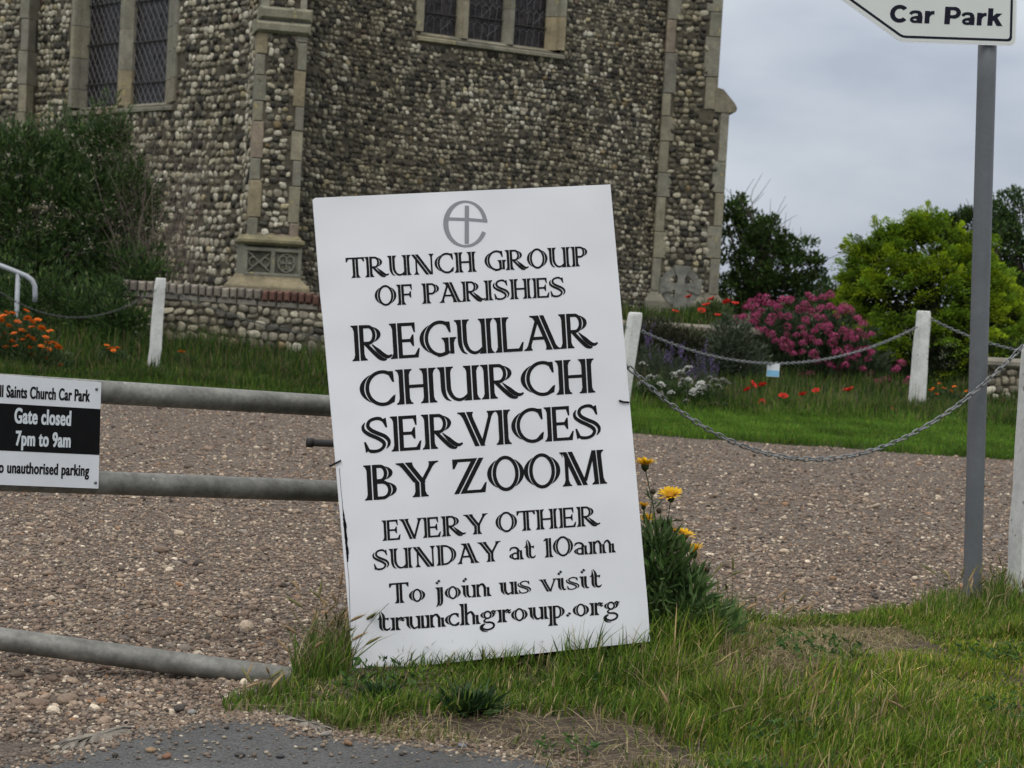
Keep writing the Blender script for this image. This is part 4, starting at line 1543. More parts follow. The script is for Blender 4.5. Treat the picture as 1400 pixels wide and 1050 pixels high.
for u, v in ((132, 532), (130.5, 660)):
    b = MB()
    c0 = PG.px(u, v)
    for rr, h0, h1 in ((.0042, 0, .003),):
        b.tube([PG.w(*c0, 0), PG.w(*c0, .002), PG.w(*c0, .0035)], [.0042, .004, .002], 12)
    b.build('screw', M['screw'], gs, smooth=True)

# ------------------------------------------------------------------ car park finger post
fp0 = gnd(1328.5, 824)
fy = fp0[1]
fpo = empty('finger_post', fp0, 'grey painted steel pole carrying a white pointed car park sign', 'sign post')
b = MB()
top = at(1352, -10, fy)
b.tube([fp0 - (0, 0, .05)] + [fp0 + (top - fp0) * t for t in np.linspace(0.01, 1, 8)], .0343, 28)
b.build('pole', M['post_grey'], fpo, smooth=True)
PS = Plane((0, fy - .045, 0), (1, .0, 0))
A = PS.M()
sg = empty('sign_board', PS.w(*PS.px(1300, 10)))
sg.parent = fpo
sg.matrix_parent_inverse = WM(fpo).inverted()


def rounded(pts, r):
    out = []
    n = len(pts)
    for i in range(n):
        p, a_, c_ = np.array(pts[i], float), np.array(pts[i - 1], float), np.array(pts[(i + 1) % n], float)
        u1, u2 = (a_ - p) / np.linalg.norm(a_ - p), (c_ - p) / np.linalg.norm(c_ - p)
        for t in np.linspace(0, 1, 6):
            q0, q1 = p + u1 * r, p + u2 * r
            out.append((1 - t) ** 2 * q0 + 2 * t * (1 - t) * p + t * t * q1)
    return out


shape_px = [(1231, 57.5), (1389, 62.8), (1393, -92), (1234, -97), (1122, -21)]
sh = [PS.px(*p) for p in shape_px]
cen = np.mean(sh, axis=0)
def inset(P_, d):
    out = []
    n = len(P_)
    for i in range(n):
        a_, p, c_ = P_[i - 1], P_[i], P_[(i + 1) % n]
        d1 = (p - a_) / np.linalg.norm(p - a_)
        d2 = (c_ - p) / np.linalg.norm(c_ - p)
        n1, n2 = np.array((-d1[1], d1[0])), np.array((-d2[1], d2[0]))
        bis = n1 + n2
        bis /= np.linalg.norm(bis)
        out.append(p + bis * d / bis.dot(n1))
    return out
b = MB()
b.prism(rounded(sh, .022), PS.w(0, 0, 0), A, .004)
b.build('plate', M['sign_rim'], sg)
lo, li = rounded(inset(sh, .0155), .016), rounded(inset(sh, .0245), .012)
b = MB()
b.add([PS.w(*p, .0006) for p in rounded(inset(sh, .0045), .02)], [tuple(range(30))])
b.build('face', M['sign_face'], sg)
b = MB()
n = len(lo)
b.add([PS.w(*p, .0012) for p in lo] + [PS.w(*p, .0012) for p in li], [(i, (i + 1) % n, n + (i + 1) % n, n + i) for i in range(n)])
b.build('border', M['navy'], sg)
def heavy(ch):
    """wide black sans letters of the finger sign"""
    if ch == 'C':
        return q_arc(.46, .5, .335, .40, 42, 318, .225, 30), .90
    if ch == 'a':
        return q_path([(.06, .50), (.14, .61), (.32, .645), (.48, .58), (.515, .38)], [.15, .17, .17, .19, .22]) + q_rect(.41, 0, .63, .42) + q_arc(.29, .195, .165, .125, 0, 360, .155, 26) + q_rect(.30, .30, .46, .42), .70
    if ch == 'r':
        return q_rect(.03, 0, .26, .72) + q_path([(.20, .38), (.26, .54), (.36, .62), (.47, .63)], [.12, .18, .2, .2]), .50
    if ch == 'P':
        return q_rect(.05, 0, .31, 1) + q_rect(.30, .81, .48, 1) + q_rect(.30, .34, .48, .53) + q_arc(.47, .67, .22, .235, 90, -90, .21, 18), .82
    if ch == 'k':
        return q_rect(.03, 0, .27, 1) + [[(.22, .22), (.42, .40), (.70, .72), (.42, .72), (.22, .50)], [(.28, .38), (.46, 0), (.74, 0), (.46, .50)]], .74
    return [], .40


b = MB()
x_, LP = 0.0, []
for ch in 'Car Park':
    q_, adv = heavy(ch)
    LP += [[(a + x_, c) for a, c in p_] for p_ in q_]
    x_ += adv
p_, q_ = PS.px(1216, 30.2), PS.px(1370.5, 35.8)
x0_, x1_ = min(a for z in LP for a, c in z), max(a for z in LP for a, c in z)
Ls = np.linalg.norm(q_ - p_)
e1_ = (q_ - p_) / Ls
sy_ = 23.6 * Ls / 154.6
for k, poly in enumerate(LP):
    pts = [p_ + e1_ * ((a - x0_) / (x1_ - x0_) * Ls) + np.array((0, 1)) * c * sy_ for a, c in poly]
    ar = sum(pts[i][0] * pts[(i + 1) % len(pts)][1] - pts[(i + 1) % len(pts)][0] * pts[i][1] for i in range(len(pts)))
    b.add([PS.w(x, y, .0012 + .00001 * (k % 60)) for x, y in (pts if ar > 0 else pts[::-1])], [tuple(range(len(pts)))])
b.build('lettering', M['navy'], sg)
for v in (-70, 40):
    b = MB()
    c0 = at(1351, v, fy)
    b.tube([c0 + np.array((.0375 * math.cos(a_), .0375 * math.sin(a_), 0)) for a_ in np.linspace(-.6, 3.74, 16)], .006, 6)
    b.build('clip', M['post_grey'], sg)

# ------------------------------------------------------------------ white posts and chains
def white_post(name, top_px, bot_px, Y, wt, wb, yaw, label, zb=None, round_top=.04, group='white wooden posts of the chain fence'):
    P0, P1 = at(*bot_px, Y), at(*top_px, Y)
    if zb is not None:
        P0 = P0 + (P0 - P1) / (P1[2] - P0[2]) * (P0[2] - zb)
    root = empty(name, P0, label, 'post', group)
    b = MB()
    ax = np.array((math.cos(yaw), math.sin(yaw), 0))
    ay = np.array((-math.sin(yaw), math.cos(yaw), 0))
    V, F = [], []
    ts = [0, .15, .3, .45, .6, .75, .9, .965, .99, 1.0]
    sc_ = [1, 1, 1, 1, 1, 1, 1, .985, .93, .80]
    ch = .07
    ring = [(-1, -1 + ch), (-1 + ch, -1), (1 - ch, -1), (1, -1 + ch), (1, 1 - ch), (1 - ch, 1), (-1 + ch, 1), (-1, 1 - ch)]
    for i, t in enumerate(ts):
        w = (wb + (wt - wb) * t) / 2 * sc_[i]
        c = P0 + (P1 - P0) * t
        jit = rng.normal(0, .0022, 2) if 0 < i < 7 else (0, 0)
        for x, y in ring:
            V.append(c + ax * (x * w + jit[0]) + ay * (y * w + jit[1]))
    for i in range(len(ts) - 1):
        for j in range(8):
            F.append((i * 8 + j, i * 8 + (j + 1) % 8, (i + 1) * 8 + (j + 1) % 8, (i + 1) * 8 + j))
    F.append(tuple((len(ts) - 1) * 8 + j for j in range(8)))
    b.add(V, F)
    b.build('shaft', M['post_white'], root)
    # chain staple on the side that faces the camera
    b = MB()
    c = P0 + (P1 - P0) * .90
    for dz in (0, -.045):
        q = c + ax * (wt * .5) + np.array((0, 0, dz)) - ay * wt * .2
        b.tube([q - ax * .004, q + ax * .010], .013, 10)
    b.build('staple', M['iron'], root, smooth=True)
    return P0, P1


white_post('post', (220, 380), (208.5, 518), 17.0, .086, .100, R_(28), 'white wooden post standing in the grass before the flint retaining wall', zb=-.02)
white_post('post', (869, 427), (846, 574), 15.6, .098, .108, R_(25), 'leaning white post half hidden behind the right edge of the notice board', zb=-.02)
white_post('post', (1263, 425), (1252, 572), 17.55, .106, .132, R_(22), 'white post before the golden conifer, left of the grey pole', zb=-.02)
white_post('post', (1427, 470), (1405, 822), 6.65, .125, .135, R_(8), 'near white post cut off by the right edge of the photo', zb=-.02)
white_post('post', (803, 425), (790, 800), 5.95, .11, .12, R_(8), 'white post standing directly behind the notice board', zb=-.02)


def chain(P0, P1, sag, pitch, wire, label, lean=0.0, seg=(14, 6), m='chain'):
    P0, P1 = np.array(P0), np.array(P1)
    t = np.linspace(0, 1, 400)
    C = P0 + (P1 - P0) * t[:, None]
    C[:, 2] -= sag * 4 * t * (1 - t)
    d = np.concatenate([[0], np.cumsum(np.linalg.norm(np.diff(C, axis=0), axis=1))])
    N = int(d[-1] / pitch)
    pitch = d[-1] / N
    b = MB()
    hw = wire * 2.45
    hl = (pitch + 2 * wire) / 2
    a_ = np.linspace(0, 2 * math.pi, seg[0], endpoint=False)
    base = np.stack([np.sign(np.cos(a_)) * (hl - hw) * (np.abs(np.cos(a_)) > .05) + hw * np.cos(a_), hw * np.sin(a_)], 1)
    V, F = [], []
    th_ = np.linspace(0, 2 * math.pi, seg[1], endpoint=False)
    ctr = base
    tn = np.roll(ctr, -1, 0) - np.roll(ctr, 1, 0)
    tn /= np.linalg.norm(tn, axis=1)[:, None]
    nr = np.stack([tn[:, 1], -tn[:, 0]], 1)
    T = []
    for i in range(len(ctr)):
        for k_ in th_:
            T.append((ctr[i][0] + nr[i][0] * wire * math.cos(k_), ctr[i][1] + nr[i][1] * wire * math.cos(k_), wire * math.sin(k_)))
    T = np.array(T)
    n0, n1 = seg
    TF = [(i * n1 + j, ((i + 1) % n0) * n1 + j, ((i + 1) % n0) * n1 + (j + 1) % n1, i * n1 + (j + 1) % n1) for i in range(n0) for j in range(n1)]
    for k_ in range(N):
        m_ = (k_ + .5) * pitch
        c = np.array([np.interp(m_, d, C[:, q]) for q in range(3)])
        c2 = np.array([np.interp(m_ + pitch * .4, d, C[:, q]) for q in range(3)])
        x = c2 - c
        x /= np.linalg.norm(x)
        y = np.cross((0, 1, 0), x)
        y /= np.linalg.norm(y)
        z = np.cross(x, y)
        an = R_(14) + (math.pi / 2 if k_ % 2 else 0) + rng.normal(0, .12)
        y2, z2 = y * math.cos(an) + z * math.sin(an), -y * math.sin(an) + z * math.cos(an)
        b.add(c + T @ np.array((x, y2, z2)), TF)
    o = b.build('chain', M[m], None, smooth=True)
    return tag(o, label, 'chain', 'chains slung between the white posts')


chain(at(806, 442, 5.92), at(1399, 472, 6.62), .447, .0265, .0030, 'near steel chain sagging low from the notice board to the post at the right edge')
chain(at(878, 453, 15.58), at(1254, 447, 17.5), .325, .034, .0047, 'steel chain with a small blue tag before the pink flowering bush', seg=(10, 5))
chain(at(1273, 436, 17.5), at(1590, 468, 17.3), .235, .034, .0047, 'steel chain running right from the post before the golden conifer', seg=(10, 5))
chain(at(226, 396, 16.95), at(858, 447, 15.6), .36, .034, .0030, 'steel chain before the retaining wall, running behind the notice board', seg=(10, 5), m='old_chain')
chain(at(214, 396, 16.95), at(-25, 380, 16.6), .32, .034, .0030, 'dark chain in front of the big green shrub at the left', seg=(10, 5), m='old_chain')

# the little tag on the middle chain
PT = Plane((0, 16.45, 0), (1, 0, 0))
A = PT.M()
tc_ = PT.px(1057, 506)
tgo = empty('tag', PT.w(*tc_), 'tiny blue and white notice tag hanging on the chain before the pink bush', 'tag')
b = MB()
b.box(PT.w(*tc_), A, (.118, .125, .006))
b.build('plate', M['sign_white'], tgo)
b = MB()
b.box(PT.w(tc_[0], tc_[1] - .030, .0035), A, (.112, .056, .002))
b.build('blue_panel', M['tagblue'], tgo)
for dx in (-.045, .045):
    b = MB()
    b.tube([PT.w(tc_[0] + dx, tc_[1] + .06, 0), PT.w(tc_[0] + dx, tc_[1] + .085, .004)], .004, 6)
    b.build('hook', M['iron'], tgo)

# ------------------------------------------------------------------ handrail at the far left
hy = 17.6
hr = empty('handrail', (at(23.5, 440, hy)[0], hy, 0.05), 'pale grey tubular handrail above the orange flowers', 'handrail')
b = MB()
pts = [at(*p, hy) for p in ((-140, 312), (-60, 341), (0, 363), (21.7, 371.5), (36, 377.5), (43.5, 383), (47.5, 391), (48, 402), (47.5, 413))]
b.tube(pts, .0255, 16)
b.build('rail', M['rail'], hr, smooth=True)
b = MB()
q = at(24.8, 374, hy)
b.tube([q, (q[0] - .0, hy, 0.0)], .0235, 14)
b.build('leg', M['rail'], hr, smooth=True)
b = MB()
q = at(-110, 326, hy)
b.tube([q, (q[0] - .0, hy, 0.0)], .0235, 14)
b.build('leg', M['rail'], hr, smooth=True)

#@@PART4
# ------------------------------------------------------------------ grass
def blades(B, P, H, Wd, lean, ca, cb, t4=(0, .35, .7, 1.0)):
    """curved tapering blades: P (N,3) roots, H heights, Wd widths, lean (N,2) sideways reach as a share of the height"""
    N = len(P)
    a = rng.uniform(0, 2 * math.pi, N)
    sx = np.stack([np.cos(a), np.sin(a), np.zeros(N)], 1)
    V = np.zeros((N, 7, 3))
    C = np.zeros((N, 7, 3))
    for i, t in enumerate(t4):
        off = np.zeros((N, 3))
        off[:, :2] = lean * (H * t ** 1.8)[:, None]
        off[:, 2] = H * t * (1 - .25 * np.clip(np.linalg.norm(lean, axis=1), 0, 2) * t)
        c = P + off
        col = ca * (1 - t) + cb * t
        w = Wd * (1.0, .95, .6, 0)[i] / 2
        if i < 3:
            V[:, 2 * i] = c - sx * w[:, None]
            V[:, 2 * i + 1] = c + sx * w[:, None]
            C[:, 2 * i] = C[:, 2 * i + 1] = col
        else:
            V[:, 6] = c
            C[:, 6] = col
    base = (np.arange(N) * 7)[:, None]
    Q = np.concatenate([base + np.array([[0, 1, 3, 2]]), base + np.array([[2, 3, 5, 4]])])
    T = base + np.array([[4, 5, 6]])
    B.V.append(V.reshape(-1, 3))
    B.C.append(C.reshape(-1, 3))
    B.F.append(Q + B.n)
    B.F.append(T + B.n)
    B.n += N * 7


def leaves(B, P, D, L, Wd, cols, fold=.25):
    """one folded leaf per point: P roots, D axes (unit-ish), L lengths, Wd widths"""
    N = len(P)
    D = D / (np.linalg.norm(D, axis=1)[:, None] + 1e-9)
    s = np.cross(D, rng.normal(0, 1, (N, 3)))
    s /= np.linalg.norm(s, axis=1)[:, None] + 1e-9
    nn = np.cross(D, s)
    L, Wd = L[:, None], Wd[:, None]
    V = np.stack([P, P + D * L * .45 - s * Wd / 2 + nn * Wd * fold, P + D * L - nn * L * .12, P + D * L * .45 + s * Wd / 2 + nn * Wd * fold], 1)
    b0 = (np.arange(N) * 4)[:, None]
    F = np.concatenate([b0 + np.array([[0, 1, 2]]), b0 + np.array([[0, 2, 3]])])
    B.V.append(V.reshape(-1, 3))
    B.C.append(np.repeat(cols, 4, axis=0))
    B.F.append(F + B.n)
    B.n += N * 4


G_FRESH = np.array((0.105, 0.185, 0.022))
G_MID = np.array((0.066, 0.128, 0.017))
G_DARK = np.array((0.032, 0.068, 0.012))
G_YEL = np.array((0.160, 0.195, 0.035))
STRAW = np.array((0.36, 0.29, 0.165))
DRY = np.array((0.20, 0.15, 0.085))


def mixcol(N, cols, p):
    c = np.array(cols)[rng.choice(len(cols), N, p=np.array(p) / np.sum(p))]
    return c * rng.uniform(.7, 1.25, (N, 1))


def pxpoly(P):
    return [tuple(gnd(u, v)[:2]) for u, v in P]


BARE = pxpoly([(560, 985), (700, 972), (830, 978), (905, 1000), (960, 1040), (1000, 1100), (700, 1100), (560, 1040), (470, 1012)])
DRYP = pxpoly([(960, 885), (1080, 866), (1230, 870), (1275, 890), (1190, 912), (1110, 945), (1030, 985), (960, 960), (985, 920)])
MOWN = pxpoly([(1060, 900), (1250, 885), (1420, 880), (1420, 985), (1100, 985), (1000, 960)])


def lean_rand(N, s):
    a = rng.uniform(0, 2 * math.pi, N)
    r = np.abs(rng.normal(0, s, N))
    return np.stack([np.cos(a) * r, np.sin(a) * r], 1)


def verge_pts(N):
    y = rng.uniform(3.7, 7.4, N)
    x = rng.uniform(-1.2, 3.3, N)
    k = inpoly(x, y, VERGE) & (np.abs(x) < y * .315 + .9)
    return x[k], y[k]


gB = MB()
x, y = verge_pts(400000)
d = polydist(x, y, VERGE)
bare, dry, mown = inpoly(x, y, BARE), inpoly(x, y, DRYP), inpoly(x, y, MOWN)
nz = vnoise(x, y, 9.0, 21)
nz2 = vnoise(x, y, 3.1, 22)
dens = np.clip(.62 + .35 * nz, .12, 1)
bd = polydist(x, y, BARE)
bare = bare & (bd + .05 * nz > .03)
dens = np.where(bare, np.clip(.16 + .34 * (nz - .1) - .5 * (bd - .1), .03, .6), dens)
dens = np.where(dry, .78 + .2 * nz, dens)
dens *= ss(d, 0, .07)
k = rng.uniform(0, 1, len(x)) < dens
x, y, d, bare, dry, mown, nz, nz2 = [q[k] for q in (x, y, d, bare, dry, mown, nz, nz2)]
N = len(x)
# taller towards the board and the back edge, short on the mown patch
backd = np.clip((y - 5.35) / .9, 0, 1)
H = .045 + .035 * np.clip(nz2 + .4, 0, 2) + .008 * backd
H += .045 * np.exp(-((y - 4.84 - .14 * x) ** 2) / .03) * ss(x, -.25, .3) * (x < .8)
H = np.where((np.abs(y - 4.72 - .13 * x) < .16) & (x > -.5) & (x < .15), H * .50, H)
H = np.where((x > 1.05) & (x < 1.85) & (y > 5.7), H * .62, H)
H += .022 * np.exp(-((x - 1.62) ** 2 / .12 + (y - 6.25) ** 2 / .12)) + .03 * np.exp(-((x - .85) ** 2 / .05 + (y - 5.6) ** 2 / .1))
H = np.where(mown, H * .55, H)
H = np.where(bare, H * .6, np.where(dry, H * .42, H)) * rng.uniform(.45, 1.35, N)
P = np.stack([x, y, verge_h(x, y) - .004], 1)
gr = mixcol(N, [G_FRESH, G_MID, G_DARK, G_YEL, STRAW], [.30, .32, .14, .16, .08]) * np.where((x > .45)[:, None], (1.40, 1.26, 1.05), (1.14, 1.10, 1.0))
sel = bare | dry | (rng.uniform(0, 1, N) < np.clip(.03 + .22 * (nz2 + .5 * nz > .55), 0, .4))
gr = np.where(sel[:, None] & (rng.uniform(0, 1, (N, 1)) < np.where(dry, .68, .55)[:, None]), mixcol(N, [STRAW, DRY, G_YEL], [.5, .35, .15]), gr)
gr = np.where((mown & ~sel)[:, None], gr * np.array((1.3, 1.22, 1.05)), gr)
edge_ = ss(.12 - d, 0, .12)[:, None]
gr = gr * (1 - edge_ * .5) + mixcol(N, [STRAW, DRY, G_MID], [.3, .3, .4]) * edge_ * .5
H *= 1 + .35 * np.clip(vnoise(x, y, 17.0, 77), -1, 1.5)
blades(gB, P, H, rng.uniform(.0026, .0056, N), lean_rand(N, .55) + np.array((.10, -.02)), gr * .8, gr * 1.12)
# small broad leaves: clover and plantain in patches
x, y = verge_pts(26000)
k = (vnoise(x, y, 6.0, 41) > .75) & (polydist(x, y, VERGE) > .06)
x, y = x[k], y[k]
N = len(x)
a = rng.uniform(0, 6.28, N)
el = rng.uniform(.0, .9, N)
lc = mixcol(N, [(.06, .12, .03), (.04, .085, .025), (.09, .15, .04)], [.4, .3, .3])
BLP, BLD, BLC = np.stack([x, y, verge_h(x, y) + rng.uniform(.008, .045, N)], 1), np.stack([np.cos(a) * np.cos(el), np.sin(a) * np.cos(el), np.sin(el)], 1), lc
# dead stalks lying about
x, y = verge_pts(130000)
bare, dry = inpoly(x, y, BARE), inpoly(x, y, DRYP)
d = polydist(x, y, VERGE)
pr = np.where(bare, .30, np.where(dry, .62, .018 + .03 * (d < .15)))
k = rng.uniform(0, 1, len(x)) < pr
x, y = x[k], y[k]
N = len(x)
P = np.stack([x, y, verge_h(x, y) + .002], 1)
ln = lean_rand(N, 2.4)
c = mixcol(N, [STRAW, STRAW * 1.15, DRY], [.5, .2, .3])
blades(gB, P, rng.uniform(.012, .04, N), rng.uniform(.0015, .0028, N), ln * 2.0, c, c)
leaves(gB, BLP, BLD, rng.uniform(.012, .034, len(BLP)), rng.uniform(.008, .014, len(BLP)), BLC)
tag(gB.build('grass', M['grass']), 'green verge grass with dry patches around the foot of the notice board', 'grass', None, 'stuff')

# rough seeding grass by the board's left edge, the pole and the near post
tB = MB()


def stalk(B, p, h, lean, col, head=True, hl=.05, awn=True):
    p = np.array(p)
    t = np.linspace(0, 1, 7)
    pts = np.stack([p[0] + lean[0] * h * t ** 2, p[1] + lean[1] * h * t ** 2, p[2] + h * t * (1 - .12 * t * np.hypot(*lean))], 1)
    B.tube(pts, np.linspace(.0013, .0008, 7), 4, col * .9, cap=False)
    if head:
        d_ = pts[-1] - pts[-2]
        d_ /= np.linalg.norm(d_)
        q = [pts[-1] + d_ * hl * s_ + np.array((lean[0], lean[1], -.3)) * hl * .25 * s_ * s_ for s_ in np.linspace(0, 1, 7)]
        B.tube(q, np.array([.0012, .0034, .0042, .0040, .0034, .0022, .0005]) * (hl / .05) ** .5, 6, col * np.array((1.25, 1.12, 1.1)))
        if awn:
            n_ = 26
            s_ = rng.uniform(.05, .95, n_)
            b0 = np.array(q[0]) + (np.array(q[-1]) - np.array(q[0])) * s_[:, None]
            ax = d_ + rng.normal(0, .22, (n_, 3))
            ax /= np.linalg.norm(ax, axis=1)[:, None]
            sd = np.cross(ax, rng.normal(0, 1, (n_, 3)))
            sd /= np.linalg.norm(sd, axis=1)[:, None]
            L_ = rng.uniform(.018, .034, n_)[:, None]
            V = np.stack([b0 - sd * .0004, b0 + sd * .0004, b0 + ax * L_], 1).reshape(-1, 3)
            B.add(V, np.arange(n_ * 3).reshape(-1, 3), col * np.array((1.35, 1.2, 1.15)))


GST = np.array((.16, .17, .07))
BST = np.array((.30, .235, .13))
for (u0, u1, v0, v1, n_, h0, h1) in ((405, 482, 902, 938, 60, .08, .21), (1300, 1420, 805, 850, 60, .06, .15), (985, 1120, 850, 880, 18, .06, .12), (560, 880, 880, 915, 26, .08, .16), (900, 1000, 850, 890, 26, .12, .24), (300, 390, 950, 975, 12, .03, .07), (900, 1400, 930, 1040, 16, .05, .10)):
    for _ in range(n_):
        p = gnd(rng.uniform(u0, u1), rng.uniform(v0, v1))
        p[2] = verge_h(p[:1], p[1:2])[0]
        c = (GST if rng.uniform() < .5 else BST) * rng.uniform(.75, 1.2)
        stalk(tB, p, rng.uniform(h0, h1), rng.normal(0, .35, 2) + (.08, 0), c, rng.uniform() < .62, rng.uniform(.03, .055))
# leafy blades among them
for (u0, u1, v0, v1, n_, h0, h1) in ((400, 482, 900, 940, 420, .05, .16), (1250, 1420, 815, 860, 700, .035, .10), (600, 890, 878, 912, 420, .07, .15), (1345, 1420, 805, 845, 420, .07, .17), (1262, 1312, 822, 850, 160, .04, .10), (300, 420, 950, 980, 300, .02, .05), (890, 1010, 855, 890, 500, .07, .17), (500, 620, 900, 925, 200, .06, .11)):
    P = np.array([gnd(rng.uniform(u0, u1), rng.uniform(v0, v1)) for _ in range(n_)])
    P[:, 2] = verge_h(P[:, 0], P[:, 1])
    k = inpoly(P[:, 0], P[:, 1], VERGE)
    P = P[k]
    n_ = len(P)
    c = mixcol(n_, [G_FRESH, G_MID, G_YEL, STRAW], [.35, .35, .12, .18])
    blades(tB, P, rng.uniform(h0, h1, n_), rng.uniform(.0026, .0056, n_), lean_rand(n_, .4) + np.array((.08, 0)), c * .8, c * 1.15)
tag(tB.build('tall_grass', M['grass'], smooth=True), 'tall seeding grass along the board edge and round the pole', 'grass', None, 'stuff')

# lawn strip and the rougher churchyard grass
lB = MB()
n_ = 210000
y = rng.uniform(12.9, 17.6, n_)
x = rng.uniform(-1, 1, n_) * (y * .305 + .8)
fe = far_edge(x)
k = (y > fe - .03 + .05 * vnoise(x, y, 9, 31))
x, y, fe = x[k], y[k], fe[k]
n_ = len(x)
rough = ss(y, 15.8, 16.6) * 1.0
rough = np.where(x < 0, np.maximum(rough, ss(y, 14.6, 15.6)), rough)
H = (.035 + .03 * np.exp(-((y - fe) / .18) ** 2)) * (1 - rough) + rough * rng.uniform(.05, .17, n_) * np.where(x < 0, .85, 1.0)
H *= rng.uniform(.5, 1.3, n_)
c1 = mixcol(n_, [G_FRESH, G_MID, G_YEL], [.5, .35, .15]) * np.array((.95, 1.05, .9))
c2 = mixcol(n_, [G_MID, G_DARK, G_YEL, DRY], [.45, .33, .12, .10])
c = np.where(rough[:, None] > rng.uniform(0, 1, (n_, 1)), c2, c1)
c = c * (1 + .22 * vnoise(x, y, 4.0, 91) + .12 * vnoise(x, y, 13.0, 92))[:, None]
c = c * np.where((x < 0) & (rough > .1), .72 + .25 * vnoise(x, y, 2.2, 78), 1.0)[:, None]
H = H * np.where(x < 0, 1 + .35 * vnoise(x, y, 3.4, 79), 1.0)
P = np.stack([x, y, yard_h(x, y) - .004], 1)
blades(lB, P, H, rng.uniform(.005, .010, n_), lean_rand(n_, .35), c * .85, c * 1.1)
tag(lB.build('lawn_grass', M['grass']), 'short green lawn grass strip beyond the gravel', 'grass', None, 'stuff')
mB = MB()
n_ = 90000
y = rng.uniform(16.6, 24.5, n_)
x = rng.uniform(-1, 1, n_) * (y * .305 + .8)
k = ~((y > WALL_Y - .05) & (x < -.3)) & ~((y > 22.4) & (x < 2.3))
x, y = x[k], y[k]
n_ = len(x)
c = mixcol(n_, [G_MID, G_DARK, G_YEL, DRY], [.32, .46, .08, .14]) * .8
P = np.stack([x, y, yard_h(x, y) - .01], 1)
H = rng.uniform(.05, .20, n_) * (1 + .4 * vnoise(x, y, 2.4, 9)) * np.where(x < 0, 1.5, 1.0)
blades(mB, P, H, rng.uniform(.006, .012, n_), lean_rand(n_, .35), c * .75, c * 1.1)
tag(mB.build('meadow_grass', M['grass']), 'rough long grass growing between the white posts and the low walls', 'grass', None, 'stuff')

# ------------------------------------------------------------------ leafy plants
def sph(N):
    v = rng.normal(0, 1, (N, 3))
    return v / np.linalg.norm(v, axis=1)[:, None]


def crown(B, blobs, N, L, Wd, cols, p, up=.4, inner=.55, clump=0, cr=.15):
    """leaves scattered through ellipsoid blobs (centre, radii); clump>0 gathers them round that many twig ends"""
    vol = np.array([b[1][0] * b[1][1] * b[1][2] for b in blobs]) ** (2 / 3)
    q = rng.choice(len(blobs), N, p=vol / vol.sum())
    Cn = np.array([b[0] for b in blobs])
    Rd = np.array([b[1] for b in blobs])
    if clump:
        qc = rng.choice(len(blobs), clump, p=vol / vol.sum())
        v = sph(clump)
        rr = (inner + (1 - inner) * rng.uniform(0, 1, clump) ** .5)[:, None]
        cc_ = Cn[qc] + v * Rd[qc] * rr * rng.uniform(.9, 1.12, (clump, 1))
        k = rng.integers(0, clump, N)
        o = sph(N) * (rng.uniform(0, 1, (N, 1)) ** .5)
        P = cc_[k] + o * cr * rng.uniform(.6, 1.2, clump)[k][:, None] * np.array((1, 1, .8))
        D = v[k] * .6 + o * .7 + rng.normal(0, .35, (N, 3))
        tint = rng.uniform(.8, 1.2, clump)[k][:, None]
    else:
        v = sph(N)
        P = Cn[q] + v * Rd[q] * (inner + (1 - inner) * rng.uniform(0, 1, N) ** .6)[:, None]
        D = v + rng.normal(0, .5, (N, 3))
        tint = 1.0
    D[:, 2] += up
    c = mixcol(N, cols, p) * tint
    leaves(B, P, D, L * rng.uniform(.6, 1.25, N), Wd * rng.uniform(.7, 1.2, N), c)


def twig(B, p, d, L, r, n=6, curl=.25, col=(1, 1, 1)):
    pts = [np.array(p, float)]
    d = np.array(d, float)
    d /= np.linalg.norm(d)
    for i in range(n):
        d = d + rng.normal(0, curl / n ** .5, 3) * .6
        d /= np.linalg.norm(d)
        pts.append(pts[-1] + d * L / n)
    B.tube(pts, np.linspace(r, r * .35, n + 1), 5, col, cap=False)
    return pts


def limbs(B, base, targets, r, sway=.12):
    for t in targets:
        t = np.array(t)
        m1 = base + (t - base) * .4 + rng.normal(0, sway, 3) * np.linalg.norm(t - base)
        m1[2] = base[2] + (t[2] - base[2]) * .5
        pts = [base, (base + m1) / 2 + rng.normal(0, .02, 3), m1, (m1 + t) / 2 + rng.normal(0, .04, 3), t]
        B.tube(pts, np.linspace(r, r * .25, 5), 7, cap=False)


def blob(u, v, Y, rx, ry, rz):
    return (at(u, v, Y), (rx, ry, rz))


# big dark shrub at the left
sh_ = empty('shrub', (at(60, 480, 20.4)[0], 20.4, .1), 'large dark green leafy shrub against the church wall at the left', 'shrub')
b = MB()
bl = [blob(60, 290, 20.7, .95, .7, .85), blob(-60, 320, 20.6, 1.0, .75, 1.0), blob(135, 320, 20.6, .66, .6, .85), blob(110, 215, 20.8, .55, .5, .40), blob(20, 225, 20.7, .6, .5, .42), blob(150, 190, 20.8, .22, .3, .26), blob(165, 400, 20.3, .52, .5, .62), blob(60, 400, 20.3, .95, .6, .75), blob(-60, 430, 20.2, .9, .6, .7), blob(180, 270, 20.6, .3, .4, .4), blob(110, 450, 20.1, .75, .5, .40), blob(60, 425, 19.2, .55, .35, .45), blob(130, 430, 19.15, .45, .3, .42), blob(172, 440, 19.15, .22, .25, .34), blob(-10, 420, 19.2, .5, .35, .5), blob(196, 385, 20.0, .34, .3, .50), blob(168, 455, 19.1, .30, .25, .26)]
GL = [(0.058, 0.108, 0.026), (0.036, 0.074, 0.021), (0.090, 0.14, 0.036), (0.17, 0.20, 0.09), (.022, .042, .015)]
crown(b, bl, 50000, .085, .023, GL, [.33, .35, .18, .03, .15], up=.55, inner=.3, clump=1560, cr=.15)
